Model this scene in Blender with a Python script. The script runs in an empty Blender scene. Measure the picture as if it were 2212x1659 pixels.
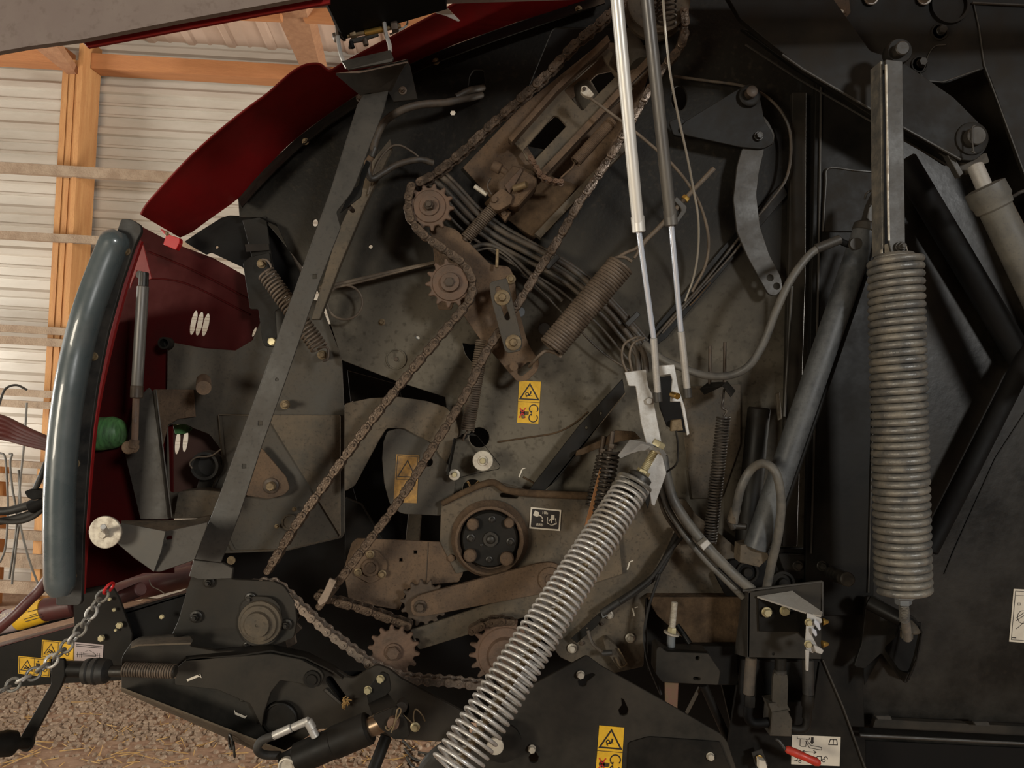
import bpy, bmesh, math, random
from mathutils import Vector, Matrix
random.seed(7)
sc = bpy.context.scene
COL = sc.collection
# ---------------------------------------------------------------- camera
F = 1600.0                       # focal length in pixels of the 2212 x 1659 frame
ROLL = math.radians(3.3)
CAMH = 1.35
CA, SA = math.cos(ROLL), math.sin(ROLL)
cam = bpy.data.cameras.new('camera'); camo = bpy.data.objects.new('camera', cam); COL.objects.link(camo)
cam.sensor_width = 36; cam.lens = 36 * F / 2212; cam.clip_start = 0.05; cam.clip_end = 100
camo.matrix_world = Matrix(((CA, -SA, 0, 0), (0, 0, -1, 0), (SA, CA, 0, CAMH), (0, 0, 0, 1)))
sc.camera = camo
# ---------------------------------------------------------------- world, lights, exposure
w = bpy.data.worlds.new('world'); sc.world = w; w.use_nodes = True
w.node_tree.nodes['Background'].inputs[0].default_value = (1.0, 0.90, 0.76, 1)
w.node_tree.nodes['Background'].inputs[1].default_value = 0.085
def area(name, loc, target, sx, sy, power, col):
    l = bpy.data.lights.new(name, 'AREA'); l.shape = 'RECTANGLE'; l.size = sx; l.size_y = sy
    l.energy = power; l.color = col
    o = bpy.data.objects.new(name, l); COL.objects.link(o); o.location = loc
    o.rotation_euler = (Vector(target) - Vector(loc)).to_track_quat('-Z', 'Y').to_euler()
    return o
area('daylight_front_door', (3.7, -5.2, 3.3), (0.3, 2.0, 1.0), 0.9, 0.9, 265, (1.0, 0.985, 0.95))
area('daylight_front_left', (-2.9, -1.9, 1.15), (-0.3, 2.0, 0.9), 1.2, 1.0, 105, (1.0, 0.9, 0.73))
area('daylight_side_door', (-5.0, 2.6, 0.9), (-2.4, 4.2, 0.75), 1.0, 1.6, 135, (1.0, 0.96, 0.88))
area('wall_fill_light', (3.5, 3.3, 1.6), (-1.2, 4.2, 1.3), 1.2, 1.6, 200, (1.0, 0.93, 0.82))  # unseen lamp added to brighten the wall behind the machine
sc.view_settings.view_transform = 'Standard'; sc.view_settings.look = 'None'
sc.view_settings.exposure = 0.0; sc.view_settings.gamma = 1.0
sc.view_settings.use_curve_mapping = False

# ---------------------------------------------------------------- picture measurement -> world point at a distance d
def P(x, y, d):
    u = (x - 1106.0) / F * d; v = -(y - 829.5) / F * d
    return Vector((u * CA - v * SA, d, u * SA + v * CA + CAMH))
def R(px, d): return px * d / F

# ---------------------------------------------------------------- materials
MATS = {}
def mat(name, col, dust=None, amt=0.0, scale=9.0, rough=0.5, metal=0.0, bump=0.0, bscale=60.0, speck=None, spec=0.5, coat=0.0, stretch=None, zmask=None):
    if name in MATS: return MATS[name]
    m = bpy.data.materials.new(name); m.use_nodes = True; nt = m.node_tree; N = nt.nodes; L = nt.links
    b = N['Principled BSDF']
    b.inputs['Base Color'].default_value = (*col, 1); b.inputs['Roughness'].default_value = rough
    b.inputs['Metallic'].default_value = metal; b.inputs['Specular IOR Level'].default_value = spec
    b.inputs['Coat Weight'].default_value = coat
    tc = N.new('ShaderNodeTexCoord'); mp = N.new('ShaderNodeMapping'); L.new(tc.outputs['Object'], mp.inputs[0])
    if stretch: mp.inputs['Scale'].default_value = stretch
    src = mp.outputs[0]
    last = None
    if dust:
        n = N.new('ShaderNodeTexNoise'); n.inputs['Scale'].default_value = scale; n.inputs['Detail'].default_value = 9; n.inputs['Roughness'].default_value = 0.68
        L.new(src, n.inputs['Vector'])
        r = N.new('ShaderNodeMapRange'); r.inputs['From Min'].default_value = 0.64 - 0.34 * amt - 0.1; r.inputs['From Max'].default_value = 0.84 - 0.3 * amt
        L.new(n.outputs[0], r.inputs[0])
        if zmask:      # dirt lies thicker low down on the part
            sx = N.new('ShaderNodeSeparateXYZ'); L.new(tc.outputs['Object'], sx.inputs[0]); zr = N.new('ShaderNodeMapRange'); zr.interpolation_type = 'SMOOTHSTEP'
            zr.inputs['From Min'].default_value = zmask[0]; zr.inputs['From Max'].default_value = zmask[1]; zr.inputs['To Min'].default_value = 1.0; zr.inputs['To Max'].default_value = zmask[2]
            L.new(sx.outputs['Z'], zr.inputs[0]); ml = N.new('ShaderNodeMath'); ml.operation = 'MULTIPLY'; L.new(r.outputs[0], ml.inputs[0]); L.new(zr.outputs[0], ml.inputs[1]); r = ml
        mx = N.new('ShaderNodeMix'); mx.data_type = 'RGBA'
        mx.inputs[6].default_value = (*col, 1); mx.inputs[7].default_value = (*dust, 1)
        L.new(r.outputs[0], mx.inputs[0]); last = mx.outputs[2]
        rr = N.new('ShaderNodeMapRange'); rr.inputs['To Min'].default_value = rough; rr.inputs['To Max'].default_value = min(0.95, rough + 0.3)
        L.new(r.outputs[0], rr.inputs[0]); L.new(rr.outputs[0], b.inputs['Roughness'])
    if speck:
        n2 = N.new('ShaderNodeTexNoise'); n2.inputs['Scale'].default_value = scale * 20; n2.inputs['Detail'].default_value = 4
        L.new(src, n2.inputs['Vector'])
        r2 = N.new('ShaderNodeMapRange'); r2.inputs['From Min'].default_value = 0.56; r2.inputs['From Max'].default_value = 0.7; r2.inputs['To Max'].default_value = 0.5
        L.new(n2.outputs[0], r2.inputs[0])
        m2 = N.new('ShaderNodeMix'); m2.data_type = 'RGBA'; m2.inputs[7].default_value = (*speck, 1); L.new(r2.outputs[0], m2.inputs[0])
        if last: L.new(last, m2.inputs[6])
        else: m2.inputs[6].default_value = (*col, 1)
        last = m2.outputs[2]
    if last: L.new(last, b.inputs['Base Color'])
    if bump:
        n3 = N.new('ShaderNodeTexNoise'); n3.inputs['Scale'].default_value = bscale; n3.inputs['Detail'].default_value = 6
        L.new(src, n3.inputs['Vector']); bp = N.new('ShaderNodeBump'); bp.inputs['Strength'].default_value = bump; bp.inputs['Distance'].default_value = 0.003
        L.new(n3.outputs[0], bp.inputs['Height']); L.new(bp.outputs[0], b.inputs['Normal'])
    MATS[name] = m
    return m
DUST = (0.13, 0.085, 0.05); DUSTL = (0.2, 0.165, 0.12)
black = mat('black_paint', (0.0065, 0.0062, 0.0052), (0.022, 0.017, 0.012), 0.35, 5, 0.5, bump=0.08, spec=0.2)
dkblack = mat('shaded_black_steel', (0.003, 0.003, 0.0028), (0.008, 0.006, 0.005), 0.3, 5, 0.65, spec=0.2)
gloss = mat('glossy_black_paint', (0.006, 0.0056, 0.0045), (0.026, 0.021, 0.0145), 0.42, 3.2, 0.33, bump=0.2, bscale=45, speck=(0.018, 0.014, 0.01), spec=0.35)
glossd = mat('glossy_black_column', (0.005, 0.0048, 0.004), (0.011, 0.0092, 0.007), 0.4, 4, 0.4, bump=0.05, spec=0.16)
grey = mat('dark_grey_paint', (0.04, 0.036, 0.029), (0.078, 0.064, 0.047), 0.5, 7, 0.5, bump=0.1, speck=(0.03, 0.026, 0.02), spec=0.3)
blackd = mat('dusty_black_paint', (0.017, 0.0155, 0.0125), (0.042, 0.034, 0.025), 0.45, 5, 0.5, bump=0.1, spec=0.25)
bar = mat('worn_grey_bar', (0.034, 0.032, 0.028), (0.06, 0.052, 0.042), 0.45, 6, 0.42, metal=0.25, bump=0.08, speck=(0.02, 0.018, 0.016))
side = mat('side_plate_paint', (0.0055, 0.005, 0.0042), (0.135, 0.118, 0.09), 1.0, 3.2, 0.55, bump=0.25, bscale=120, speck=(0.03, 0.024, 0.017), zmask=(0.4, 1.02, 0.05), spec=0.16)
dusty = mat('dusty_plate', (0.055, 0.047, 0.035), (0.145, 0.11, 0.073), 0.5, 6, 0.6, bump=0.3, bscale=90, speck=(0.026, 0.02, 0.015), spec=0.3)
brown = mat('brown_dusty_steel', (0.066, 0.044, 0.029), (0.155, 0.1, 0.06), 0.5, 9, 0.7, bump=0.5, bscale=130, speck=(0.03, 0.02, 0.013), spec=0.3)
caked = mat('caked_dirt', (0.04, 0.026, 0.0155), (0.1, 0.064, 0.036), 0.6, 24, 0.95, bump=1.0, bscale=80, spec=0.2)
chainm = mat('oily_chain_steel', (0.075, 0.056, 0.042), (0.13, 0.088, 0.058), 0.35, 40, 0.25, metal=0.65, bump=0.3, bscale=200)
chainb = mat('bright_chain_steel', (0.4, 0.33, 0.27), (0.09, 0.065, 0.045), 0.35, 40, 0.3, metal=0.7)
sprk = mat('sprocket_steel', (0.077, 0.0504, 0.0336), (0.165, 0.096, 0.0615), 0.5, 14, 0.55, metal=0.2, bump=0.4, bscale=120)
sprg = mat('dusty_spring_steel', (0.12, 0.12, 0.115), (0.25, 0.225, 0.18), 0.5, 22, 0.35, metal=0.35, bump=0.3, bscale=160)
sprb = mat('dull_brown_spring', (0.08, 0.06, 0.043), (0.17, 0.127, 0.09), 0.5, 25, 0.5, metal=0.25)
sprd = mat('dark_spring_steel', (0.05, 0.045, 0.04), (0.1, 0.08, 0.06), 0.4, 25, 0.35, metal=0.5)
sprw = mat('bright_plated_spring', (0.6, 0.59, 0.57), (0.34, 0.3, 0.24), 0.35, 14, 0.32, metal=0.45)
galv = mat('galvanized_steel', (0.5, 0.49, 0.46), (0.33, 0.3, 0.26), 0.35, 18, 0.38, metal=0.45, bump=0.15, speck=(0.58, 0.56, 0.52))
strut = mat('silver_strut_paint', (0.62, 0.61, 0.58), (0.72, 0.68, 0.6), 0.4, 12, 0.38, metal=0.45, stretch=(1, 1, 0.3))
strutd = mat('dark_strut_paint', (0.1, 0.095, 0.09), (0.16, 0.145, 0.12), 0.4, 12, 0.38, metal=0.4, stretch=(1, 1, 0.3))
chrome = mat('chrome_rod', (0.72, 0.78, 0.88), None, rough=0.22, metal=0.55, spec=0.9)
zinc = mat('yellow_zinc', (0.52, 0.46, 0.28), (0.34, 0.29, 0.17), 0.4, 30, 0.35, metal=0.5)
zincd = mat('dusty_brass_bolt', (0.2, 0.145, 0.075), (0.12, 0.085, 0.05), 0.5, 60, 0.5, metal=0.4)
bolt = mat('dark_bolt_steel', (0.05, 0.038, 0.028), (0.09, 0.062, 0.042), 0.5, 50, 0.45, metal=0.4)
blackbolt = mat('black_bolt', (0.018, 0.0165, 0.014), (0.045, 0.037, 0.027), 0.4, 50, 0.38, metal=0.3)
pale = mat('pale_plated_disc', (0.5, 0.46, 0.38), (0.25, 0.2, 0.15), 0.3, 40, 0.5, metal=0.3)
plug = mat('blue_grey_plug', (0.14, 0.15, 0.155), None, rough=0.5)
red = mat('red_paint', (0.2, 0.009, 0.009), (0.1, 0.01, 0.008), 0.4, 2.5, 0.33, spec=0.35)
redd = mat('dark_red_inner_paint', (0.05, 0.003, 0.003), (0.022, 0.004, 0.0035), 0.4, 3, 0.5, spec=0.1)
redtab = mat('bright_red_tab', (0.45, 0.01, 0.012), None, rough=0.35)
maroon = mat('maroon_tube', (0.085, 0.02, 0.018), (0.05, 0.02, 0.016), 0.4, 8, 0.4)
cover = mat('grey_cover_liner', (0.15, 0.115, 0.1), (0.2, 0.165, 0.14), 0.4, 4, 0.7, speck=(0.11, 0.08, 0.065))
rubber = mat('black_rubber', (0.012, 0.012, 0.0115), (0.035, 0.03, 0.023), 0.45, 14, 0.5, bump=0.2)
hose = mat('dusty_hose', (0.0325, 0.0286, 0.0234), (0.105, 0.0784, 0.0532), 0.45, 18, 0.5, bump=0.2)
hosel = mat('grey_dusted_hose', (0.06, 0.06, 0.057), (0.15, 0.135, 0.11), 0.5, 12, 0.42, bump=0.2)
bumper = mat('blue_grey_rubber_bumper', (0.06, 0.078, 0.082), (0.095, 0.11, 0.112), 0.35, 6, 0.25, coat=0.5)
cable = mat('tan_cable_sheath', (0.13, 0.1, 0.07), (0.07, 0.052, 0.036), 0.4, 20, 0.55)
wire = mat('light_wire_cable', (0.4, 0.37, 0.31), None, rough=0.35, metal=0.4)
green = mat('streaky_green', (0.09, 0.24, 0.08), (0.02, 0.05, 0.02), 0.5, 26, 0.4, stretch=(3, 1, 0.6))
yel = mat('yellow_decal', (0.72, 0.42, 0.02), (0.5, 0.28, 0.01), 0.3, 30, 0.5)
yeld = mat('dirty_yellow_decal', (0.42, 0.23, 0.05), (0.12, 0.08, 0.05), 0.55, 30, 0.7)
whit = mat('white_decal', (0.62, 0.56, 0.46), (0.5, 0.45, 0.37), 0.3, 20, 0.55)
pink = mat('pale_pink_decal', (0.4, 0.33, 0.32), None, rough=0.6)
ink = mat('black_ink', (0.015, 0.01, 0.008), None, rough=0.6)
redink = mat('red_ink', (0.5, 0.02, 0.015), None, rough=0.6)
redgrip = mat('red_handle_grip', (0.5, 0.035, 0.018), (0.3, 0.03, 0.015), 0.3, 30, 0.4)
brass = mat('brass_fitting', (0.45, 0.28, 0.07), None, rough=0.35, metal=0.8)
straw = mat('straw', (0.4, 0.25, 0.09), (0.25, 0.14, 0.05), 0.4, 40, 0.8)
iris = mat('iridescent_zinc_strip', (0.35, 0.3, 0.15), (0.32, 0.16, 0.12), 0.5, 12, 0.3, metal=0.6)
orangem = mat('orange_rusty_strip', (0.34, 0.12, 0.04), (0.2, 0.15, 0.06), 0.5, 8, 0.5)

# ---------------------------------------------------------------- mesh building
class Geo:
    def __init__(s): s.v = []; s.f = []
    def add(s, v, f):
        k = len(s.v); s.v += [Vector(a) for a in v]; s.f += [tuple(i + k for i in q) for q in f]
        return s
    def join(s, g): return s.add(g.v, g.f)
def frame(ax):
    ax = ax.normalized(); h = Vector((0, 1, 0)) if abs(ax.y) < 0.9 else Vector((1, 0, 0))
    a = ax.cross(h).normalized(); b = ax.cross(a).normalized()
    return a, b
def catmull(pts, n=8):
    if len(pts) < 3: return list(pts)
    out = []; q = [pts[0] * 2 - pts[1]] + list(pts) + [pts[-1] * 2 - pts[-2]]
    for i in range(1, len(q) - 2):
        p0, p1, p2, p3 = q[i - 1:i + 3]
        for k in range(n):
            t = k / n
            out.append(0.5 * ((2 * p1) + (p2 - p0) * t + (2 * p0 - 5 * p1 + 4 * p2 - p3) * t * t + (3 * p1 - p0 - 3 * p2 + p3) * t ** 3))
    out.append(q[-2]); return out
def g_tube(pts, r, seg=12, caps=True, twist=0.0):
    pts = [Vector(p) for p in pts]; n = len(pts)
    rs = r if isinstance(r, (list, tuple)) else [r] * n
    if len(rs) != n: rs = [rs[0] + (rs[-1] - rs[0]) * i / (n - 1) for i in range(n)]
    g = Geo(); prev = None
    tang = [(pts[min(i + 1, n - 1)] - pts[max(i - 1, 0)]).normalized() for i in range(n)]
    a, b = frame(tang[0]); vs = []; fs = []
    for i in range(n):
        t = tang[i]; a = (a - t * a.dot(t)).normalized(); b = t.cross(a)
        for k in range(seg):
            th = 2 * math.pi * k / seg; vs.append(pts[i] + (a * math.cos(th) + b * math.sin(th)) * rs[i])
    for i in range(n - 1):
        for k in range(seg):
            k2 = (k + 1) % seg; fs.append((i * seg + k, i * seg + k2, (i + 1) * seg + k2, (i + 1) * seg + k))
    if caps:
        fs.append(tuple(range(seg - 1, -1, -1))); fs.append(tuple((n - 1) * seg + k for k in range(seg)))
    return g.add(vs, fs)
def g_lathe(p0, ax, prof, seg=32):
    """prof: [(distance along ax, radius)...], metres"""
    ax = Vector(ax).normalized(); a, b = frame(ax); g = Geo(); vs = []; fs = []; n = len(prof)
    for (t, r) in prof:
        for k in range(seg):
            th = 2 * math.pi * k / seg; vs.append(Vector(p0) + ax * t + (a * math.cos(th) + b * math.sin(th)) * max(r, 1e-5))
    for i in range(n - 1):
        for k in range(seg):
            k2 = (k + 1) % seg; fs.append((i * seg + k, i * seg + k2, (i + 1) * seg + k2, (i + 1) * seg + k))
    fs.append(tuple(range(seg - 1, -1, -1))); fs.append(tuple((n - 1) * seg + k for k in range(seg)))
    g.add(vs, fs); return g
def g_rod(p0, p1, r, seg=20, bev=0.15):
    d = (p1 - p0).length; e = min(r * bev, d * 0.2)
    return g_lathe(p0, p1 - p0, [(0, r - e), (e, r), (d - e, r), (d, r - e)], seg)
def g_hex(p, ax, r, h, rot=0.3):
    ax = Vector(ax).normalized(); a, b = frame(ax); vs = []
    for (t, q) in ((0, r), (h * 0.8, r), (h, r * 0.86)):
        for k in range(6):
            th = rot + math.pi * k / 3; vs.append(Vector(p) + ax * t + (a * math.cos(th) + b * math.sin(th)) * q)
    fs = [tuple(range(5, -1, -1)), tuple(range(12, 18))]
    for i in range(2):
        for k in range(6):
            k2 = (k + 1) % 6; fs.append((i * 6 + k, i * 6 + k2, (i + 1) * 6 + k2, (i + 1) * 6 + k))
    return Geo().add(vs, fs)
def g_box(c, sx, sy, sz, rotm=None):
    vs = []
    for x in (-1, 1):
        for y in (-1, 1):
            for z in (-1, 1):
                v = Vector((x * sx / 2, y * sy / 2, z * sz / 2)); vs.append(Vector(c) + (rotm @ v if rotm else v))
    return Geo().add(vs, [(0, 1, 3, 2), (4, 6, 7, 5), (0, 4, 5, 1), (2, 3, 7, 6), (0, 2, 6, 4), (1, 5, 7, 3)])
def g_coil(p0, p1, Rr, r, n, seg=8, spt=20, hand=1, R1=None, closed_ends=0.0):
    ax = (p1 - p0); L = ax.length; ax.normalize()
    e1 = Vector((1, 0, 0)) - ax * ax.x; e1.normalize(); e2 = ax.cross(e1)
    if e2.y > 0: e2 = -e2
    R1 = R1 or Rr; pts = []; N = int(n * spt)
    for i in range(N + 1):
        t = i / N; th = 2 * math.pi * n * t * hand; rr = Rr + (R1 - Rr) * t
        pts.append(p0 + ax * (L * t) + (e1 * math.cos(th) + e2 * math.sin(th)) * rr)
    return g_tube(pts, r, seg)
def fillet(pts, r, n=5):
    """round the corners of an outline; a point may carry its own radius"""
    out = []; m = len(pts)
    for i in range(m):
        p = pts[i]; rad = p[2] if len(p) > 2 else r
        c = Vector((p[0], p[1])); a = Vector(pts[i - 1][:2]) - c; b = Vector(pts[(i + 1) % m][:2]) - c
        if rad <= 0 or a.length < 1e-6 or b.length < 1e-6: out.append((c.x, c.y)); continue
        q = min(rad, a.length * 0.45, b.length * 0.45); s = c + a.normalized() * q; e = c + b.normalized() * q
        for k in range(n + 1):
            t = k / n; v = s * (1 - t) ** 2 + c * 2 * t * (1 - t) + e * t * t; out.append((v.x, v.y))
    return out
def circ(x, y, rx, ry=None, n=24, ang=0):
    ry = ry or rx; ca, sa = math.cos(math.radians(ang)), math.sin(math.radians(ang))
    return [(x + rx * math.cos(t) * ca - ry * math.sin(t) * sa, y + rx * math.cos(t) * sa + ry * math.sin(t) * ca) for t in [2 * math.pi * k / n for k in range(n)]]
def slot(x0, y0, x1, y1, w, n=8):
    a = math.atan2(y1 - y0, x1 - x0); out = []
    for (x, y, s) in ((x1, y1, a - math.pi / 2), (x0, y0, a + math.pi / 2)):
        out += [(x + w / 2 * math.cos(s + math.pi * k / n), y + w / 2 * math.sin(s + math.pi * k / n)) for k in range(n + 1)]
    return out
def g_plate(pts, d, t=0.006, holes=(), bev=0.0012, r=0.0, tilt=None):
    """flat plate, its outline measured in the picture at distance d (front face), thickness t away from the camera"""
    cu = bpy.data.curves.new('tmp', 'CURVE'); cu.dimensions = '2D'; cu.fill_mode = 'BOTH'
    b = min(bev, t * 0.3); cu.extrude = max(t / 2 - b, 0.0); cu.bevel_depth = b; cu.bevel_resolution = 0; cu.offset = -b
    for k, ring in enumerate([fillet(pts, r)] + [list(h) for h in holes]):
        sp = cu.splines.new('POLY'); ring = [P(x, y, d) for (x, y) in ring]
        sp.points.add(len(ring) - 1)
        for q, v in zip(sp.points, ring): q.co = (v.x, v.z, 0, 1)
        sp.use_cyclic_u = True
    o = bpy.data.objects.new('tmp', cu); me = bpy.data.meshes.new_from_object(o)
    g = Geo(); vs = []
    for v in me.vertices:
        y = d + t / 2 - v.co.z
        if tilt: y += tilt[0] * (v.co.x - tilt[2]) + tilt[1] * (v.co.y - tilt[3])
        vs.append((v.co.x, y, v.co.y))
    g.add(vs, [tuple(p.vertices) for p in me.polygons])
    bpy.data.objects.remove(o); bpy.data.curves.remove(cu); bpy.data.meshes.remove(me)
    return g
def g_line(pts, d, w, t=0.0006, closed=False):
    """printed stroke: thin flat ribbon along picture points"""
    g = Geo(); q = [Vector(p) for p in pts if True]; n = len(q); L = []; Rr = []
    for i in range(n):
        a = q[i - 1] if (i or closed) else None; b = q[(i + 1) % n] if (i < n - 1 or closed) else None
        d1 = (q[i] - a).normalized() if a is not None and (q[i] - a).length > 1e-6 else None
        d2 = (b - q[i]).normalized() if b is not None and (b - q[i]).length > 1e-6 else None
        d1 = d1 or d2; d2 = d2 or d1; m = (Vector((-d1.y, d1.x)) + Vector((-d2.y, d2.x)))
        m = m.normalized() if m.length > 1e-4 else Vector((-d1.y, d1.x)); k = w / 2 / max(0.35, m.dot(Vector((-d1.y, d1.x))))
        L.append(P(*(q[i] + m * k), d)); Rr.append(P(*(q[i] - m * k), d))
    back = Vector((0, t, 0)); vs = L + Rr + [v + back for v in L] + [v + back for v in Rr]; fs = []
    for i in range(n if closed else n - 1):
        j = (i + 1) % n; fs += [(i, j, n + j, n + i), (2 * n + i, 3 * n + i, 3 * n + j, 2 * n + j), (i, 2 * n + i, 2 * n + j, j), (n + i, n + j, 3 * n + j, 3 * n + i)]
    if not closed: fs += [(0, n, 3 * n, 2 * n), (n - 1, 3 * n - 1, 4 * n - 1, 2 * n - 1)]
    return g.add(vs, fs)
def g_sheet(A, B, t=0.004, back=Vector((0, 1, 0))):
    """bent sheet between two 3-D polylines, given thickness"""
    n = len(A); vs = list(A) + list(B) + [a + back * t for a in A] + [b + back * t for b in B]; fs = []
    for i in range(n - 1):
        fs += [(i, i + 1, n + i + 1, n + i), (2 * n + i, 3 * n + i, 3 * n + i + 1, 2 * n + i + 1),
               (i, 2 * n + i, 2 * n + i + 1, i + 1), (n + i, n + i + 1, 3 * n + i + 1, 3 * n + i)]
    fs += [(0, n, 3 * n, 2 * n), (n - 1, 3 * n - 1, 4 * n - 1, 2 * n - 1)]
    return Geo().add(vs, fs)
def g_quad(c, t=0.004, back=Vector((0, 1, 0))):
    c = [Vector(p) for p in c]; n = len(c)
    return Geo().add(c + [p + back * t for p in c], [tuple(range(n)), tuple(range(2 * n - 1, n - 1, -1))] + [(i, i + n, (i + 1) % n + n, (i + 1) % n) for i in range(n)])

def mesh_of(name, g, m, loc, sharp=38):
    me = bpy.data.meshes.new(name); me.from_pydata([v - loc for v in g.v], [], g.f); me.validate()
    bm = bmesh.new(); bm.from_mesh(me); bmesh.ops.remove_doubles(bm, verts=bm.verts, dist=1e-6); bmesh.ops.recalc_face_normals(bm, faces=bm.faces); bm.to_mesh(me); bm.free()
    for p in me.polygons: p.use_smooth = True
    me.set_sharp_from_angle(angle=math.radians(sharp)); me.materials.append(m)
    return me
class T:
    """one thing: an Empty with its parts as children, or one mesh when it has a single part"""
    def __init__(s, name, label, cat, group=None, kind=None):
        s.name, s.props, s.parts = name, dict(label=label, category=cat), []
        if group: s.props['group'] = group
        if kind: s.props['kind'] = kind
        THINGS.append(s)
    def add(s, name, g, m, parent=None, label=None, mw=None, me=None, kind=None):
        e = dict(name=name, g=g, m=m, parent=parent, label=label, mw=mw, me=me, kind=kind, i=len(s.parts)); s.parts.append(e); return e
    def plate(s, name, pts, d, t, m, holes=(), r=0.0, parent=None, label=None, bev=0.0012, tilt=None):
        return s.add(name, g_plate(pts, d, t, holes, bev, r, tilt), m, parent, label)
    def rod(s, name, a, b, px, m, parent=None, label=None, seg=20):
        p0, p1 = P(*a), P(*b); r = R(px, (a[2] + b[2]) / 2)
        return s.add(name, g_rod(p0, p1, r, seg), m, parent, label)
    def cone(s, name, a, ra, b, rb, m, parent=None, label=None):
        return s.add(name, g_tube([P(*a), P(*b)], [R(ra, a[2]), R(rb, b[2])], 24), m, parent, label)
    def tube(s, name, pts, px, m, parent=None, label=None, n=8, seg=12):
        q = catmull([P(*p) for p in pts], n); dm = sum(p[2] for p in pts) / len(pts)
        return s.add(name, g_tube(q, R(px, dm), seg), m, parent, label)
    def coil(s, name, a, b, rpx, wpx, n, m, parent=None, hand=1, label=None, r2=None, seg=8, spt=20):
        return s.add(name, g_coil(P(*a), P(*b), R(rpx, a[2]), R(wpx, (a[2] + b[2]) / 2), n, seg, spt, hand, R(r2 or rpx, b[2])), m, parent, label)
    def bolt(s, x, y, d, px, m, parent=None, name='bolt', washer=1.5, h=0.9, stud=0.0, label=None, rot=None):
        p = P(x, y, d); r = R(px, d); ax = Vector((0, -1, 0)); g = Geo()
        base = 0
        if washer: g.join(g_lathe(p, ax, [(0, r * washer), (r * 0.22, r * washer), (r * 0.3, r * washer * 0.93), (r * 0.3, r * 0.3)], 20)); base = r * 0.28
        g.join(g_hex(p + ax * base, ax, r, r * h, random.random() if rot is None else rot))
        if stud: g.join(g_rod(p + ax * base, p + ax * (base + r * h + r * stud), r * 0.55, 12))
        return s.add(name, g, m, parent, label)
    def disc(s, name, x, y, d, prof, m, parent=None, label=None, seg=36):
        """prof: (towards the camera in px, radius in px)"""
        return s.add(name, g_lathe(P(x, y, d), (0, -1, 0), [(R(a, d), R(b, d)) for a, b in prof], seg), m, parent, label)
    def build(s):
        solo = len(s.parts) == 1 and s.parts[0]['me'] is None
        g0 = next(e for e in s.parts if e['g'] is not None)['g'] if any(e['g'] for e in s.parts) else None
        if g0: c = sum(g0.v, Vector()) / len(g0.v); lo = min(v.z for v in g0.v); loc = Vector((c.x, c.y, lo))
        else: loc = s.parts[0]['mw'].translation.copy()
        if solo:
            e = s.parts[0]; o = bpy.data.objects.new(s.name, mesh_of(s.name, e['g'], e['m'], loc)); o.location = loc; COL.objects.link(o)
        else:
            o = bpy.data.objects.new(s.name, None); o.location = loc; o.empty_display_size = 0.05; COL.objects.link(o); done = {}
            for e in s.parts:
                par = done[e['parent']['i']] if e['parent'] else o
                if e['me'] is None: c = bpy.data.objects.new(e['name'], mesh_of(e['name'], e['g'], e['m'], loc))
                else: c = bpy.data.objects.new(e['name'], e['me']); c.matrix_local = Matrix.Translation(-loc) @ e['mw']
                c.parent = par; COL.objects.link(c); done[e['i']] = c
                if e['label']: c['label'] = e['label']
                if e['kind']: c['kind'] = e['kind']
        for k, v in s.props.items(): o[k] = v
        return o
THINGS = []
# ================================================================ THE BARN
def prof_wall():
    # metal sheet with horizontal ribs
    g = Geo(); z = 0.0; prof = []
    while z < 3.36:
        prof += [(z, 0), (z + 0.008, 0.02), (z + 0.04, 0.017), (z + 0.058, 0), (z + 0.108, 0), (z + 0.110, 0.011), (z + 0.122, 0.009), (z + 0.129, 0), (z + 0.173, 0), (z + 0.175, 0.011), (z + 0.187, 0.009), (z + 0.194, 0)]
        z += 0.24
    n = len(prof); X = (-5.2, 5.0)
    vs = [Vector((x, 4.26 - dy, zz)) for x in X for (zz, dy) in prof]
    return g.add(vs, [(i, i + 1, n + i + 1, n + i) for i in range(n - 1)])
wallm = mat('ribbed_wall_metal', (0.5, 0.46, 0.4), (0.34, 0.29, 0.23), 0.32, 1.6, 0.42, bump=0.2, bscale=6, stretch=(0.5, 1, 2))
roofm = mat('roof_metal', (0.5, 0.37, 0.29), (0.42, 0.3, 0.22), 0.4, 2, 0.5)
wood = mat('orange_pine', (0.43, 0.2, 0.07), (0.55, 0.3, 0.12), 0.5, 5, 0.7, bump=0.4, stretch=(6, 6, 0.7), speck=(0.3, 0.12, 0.04))
woodd = mat('weathered_pine', (0.3, 0.15, 0.08), (0.4, 0.22, 0.12), 0.5, 7, 0.75, bump=0.5, stretch=(5, 5, 1), speck=(0.16, 0.08, 0.04))
woodh = mat('long_grain_pine', (0.44, 0.19, 0.07), (0.36, 0.15, 0.06), 0.5, 5, 0.7, bump=0.4, stretch=(0.7, 6, 6))
dirtyw = mat('dusty_board', (0.24, 0.17, 0.115), (0.36, 0.28, 0.2), 0.5, 14, 0.9, bump=1.0, bscale=120, speck=(0.2, 0.14, 0.09))
EARTH = mat('packed_earth', (0.21, 0.125, 0.08), (0.33, 0.225, 0.15), 0.5, 3.5, 0.95, bump=1.0, bscale=38, speck=(0.42, 0.3, 0.2))
def S(name, g, m, label, cat='structure'):
    t = T(name, label, cat, kind='structure'); t.add(name, g, m); return t
S('wall_back', prof_wall(), wallm, 'pale ribbed metal barn wall behind the machine', 'wall')
S('floor', Geo().add([(-7, -5, 0), (6, -5, 0), (6, 5, 0), (-7, 5, 0)], [(0, 1, 2, 3)]), EARTH, 'brown packed earth barn floor littered with straw', 'floor')
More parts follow.
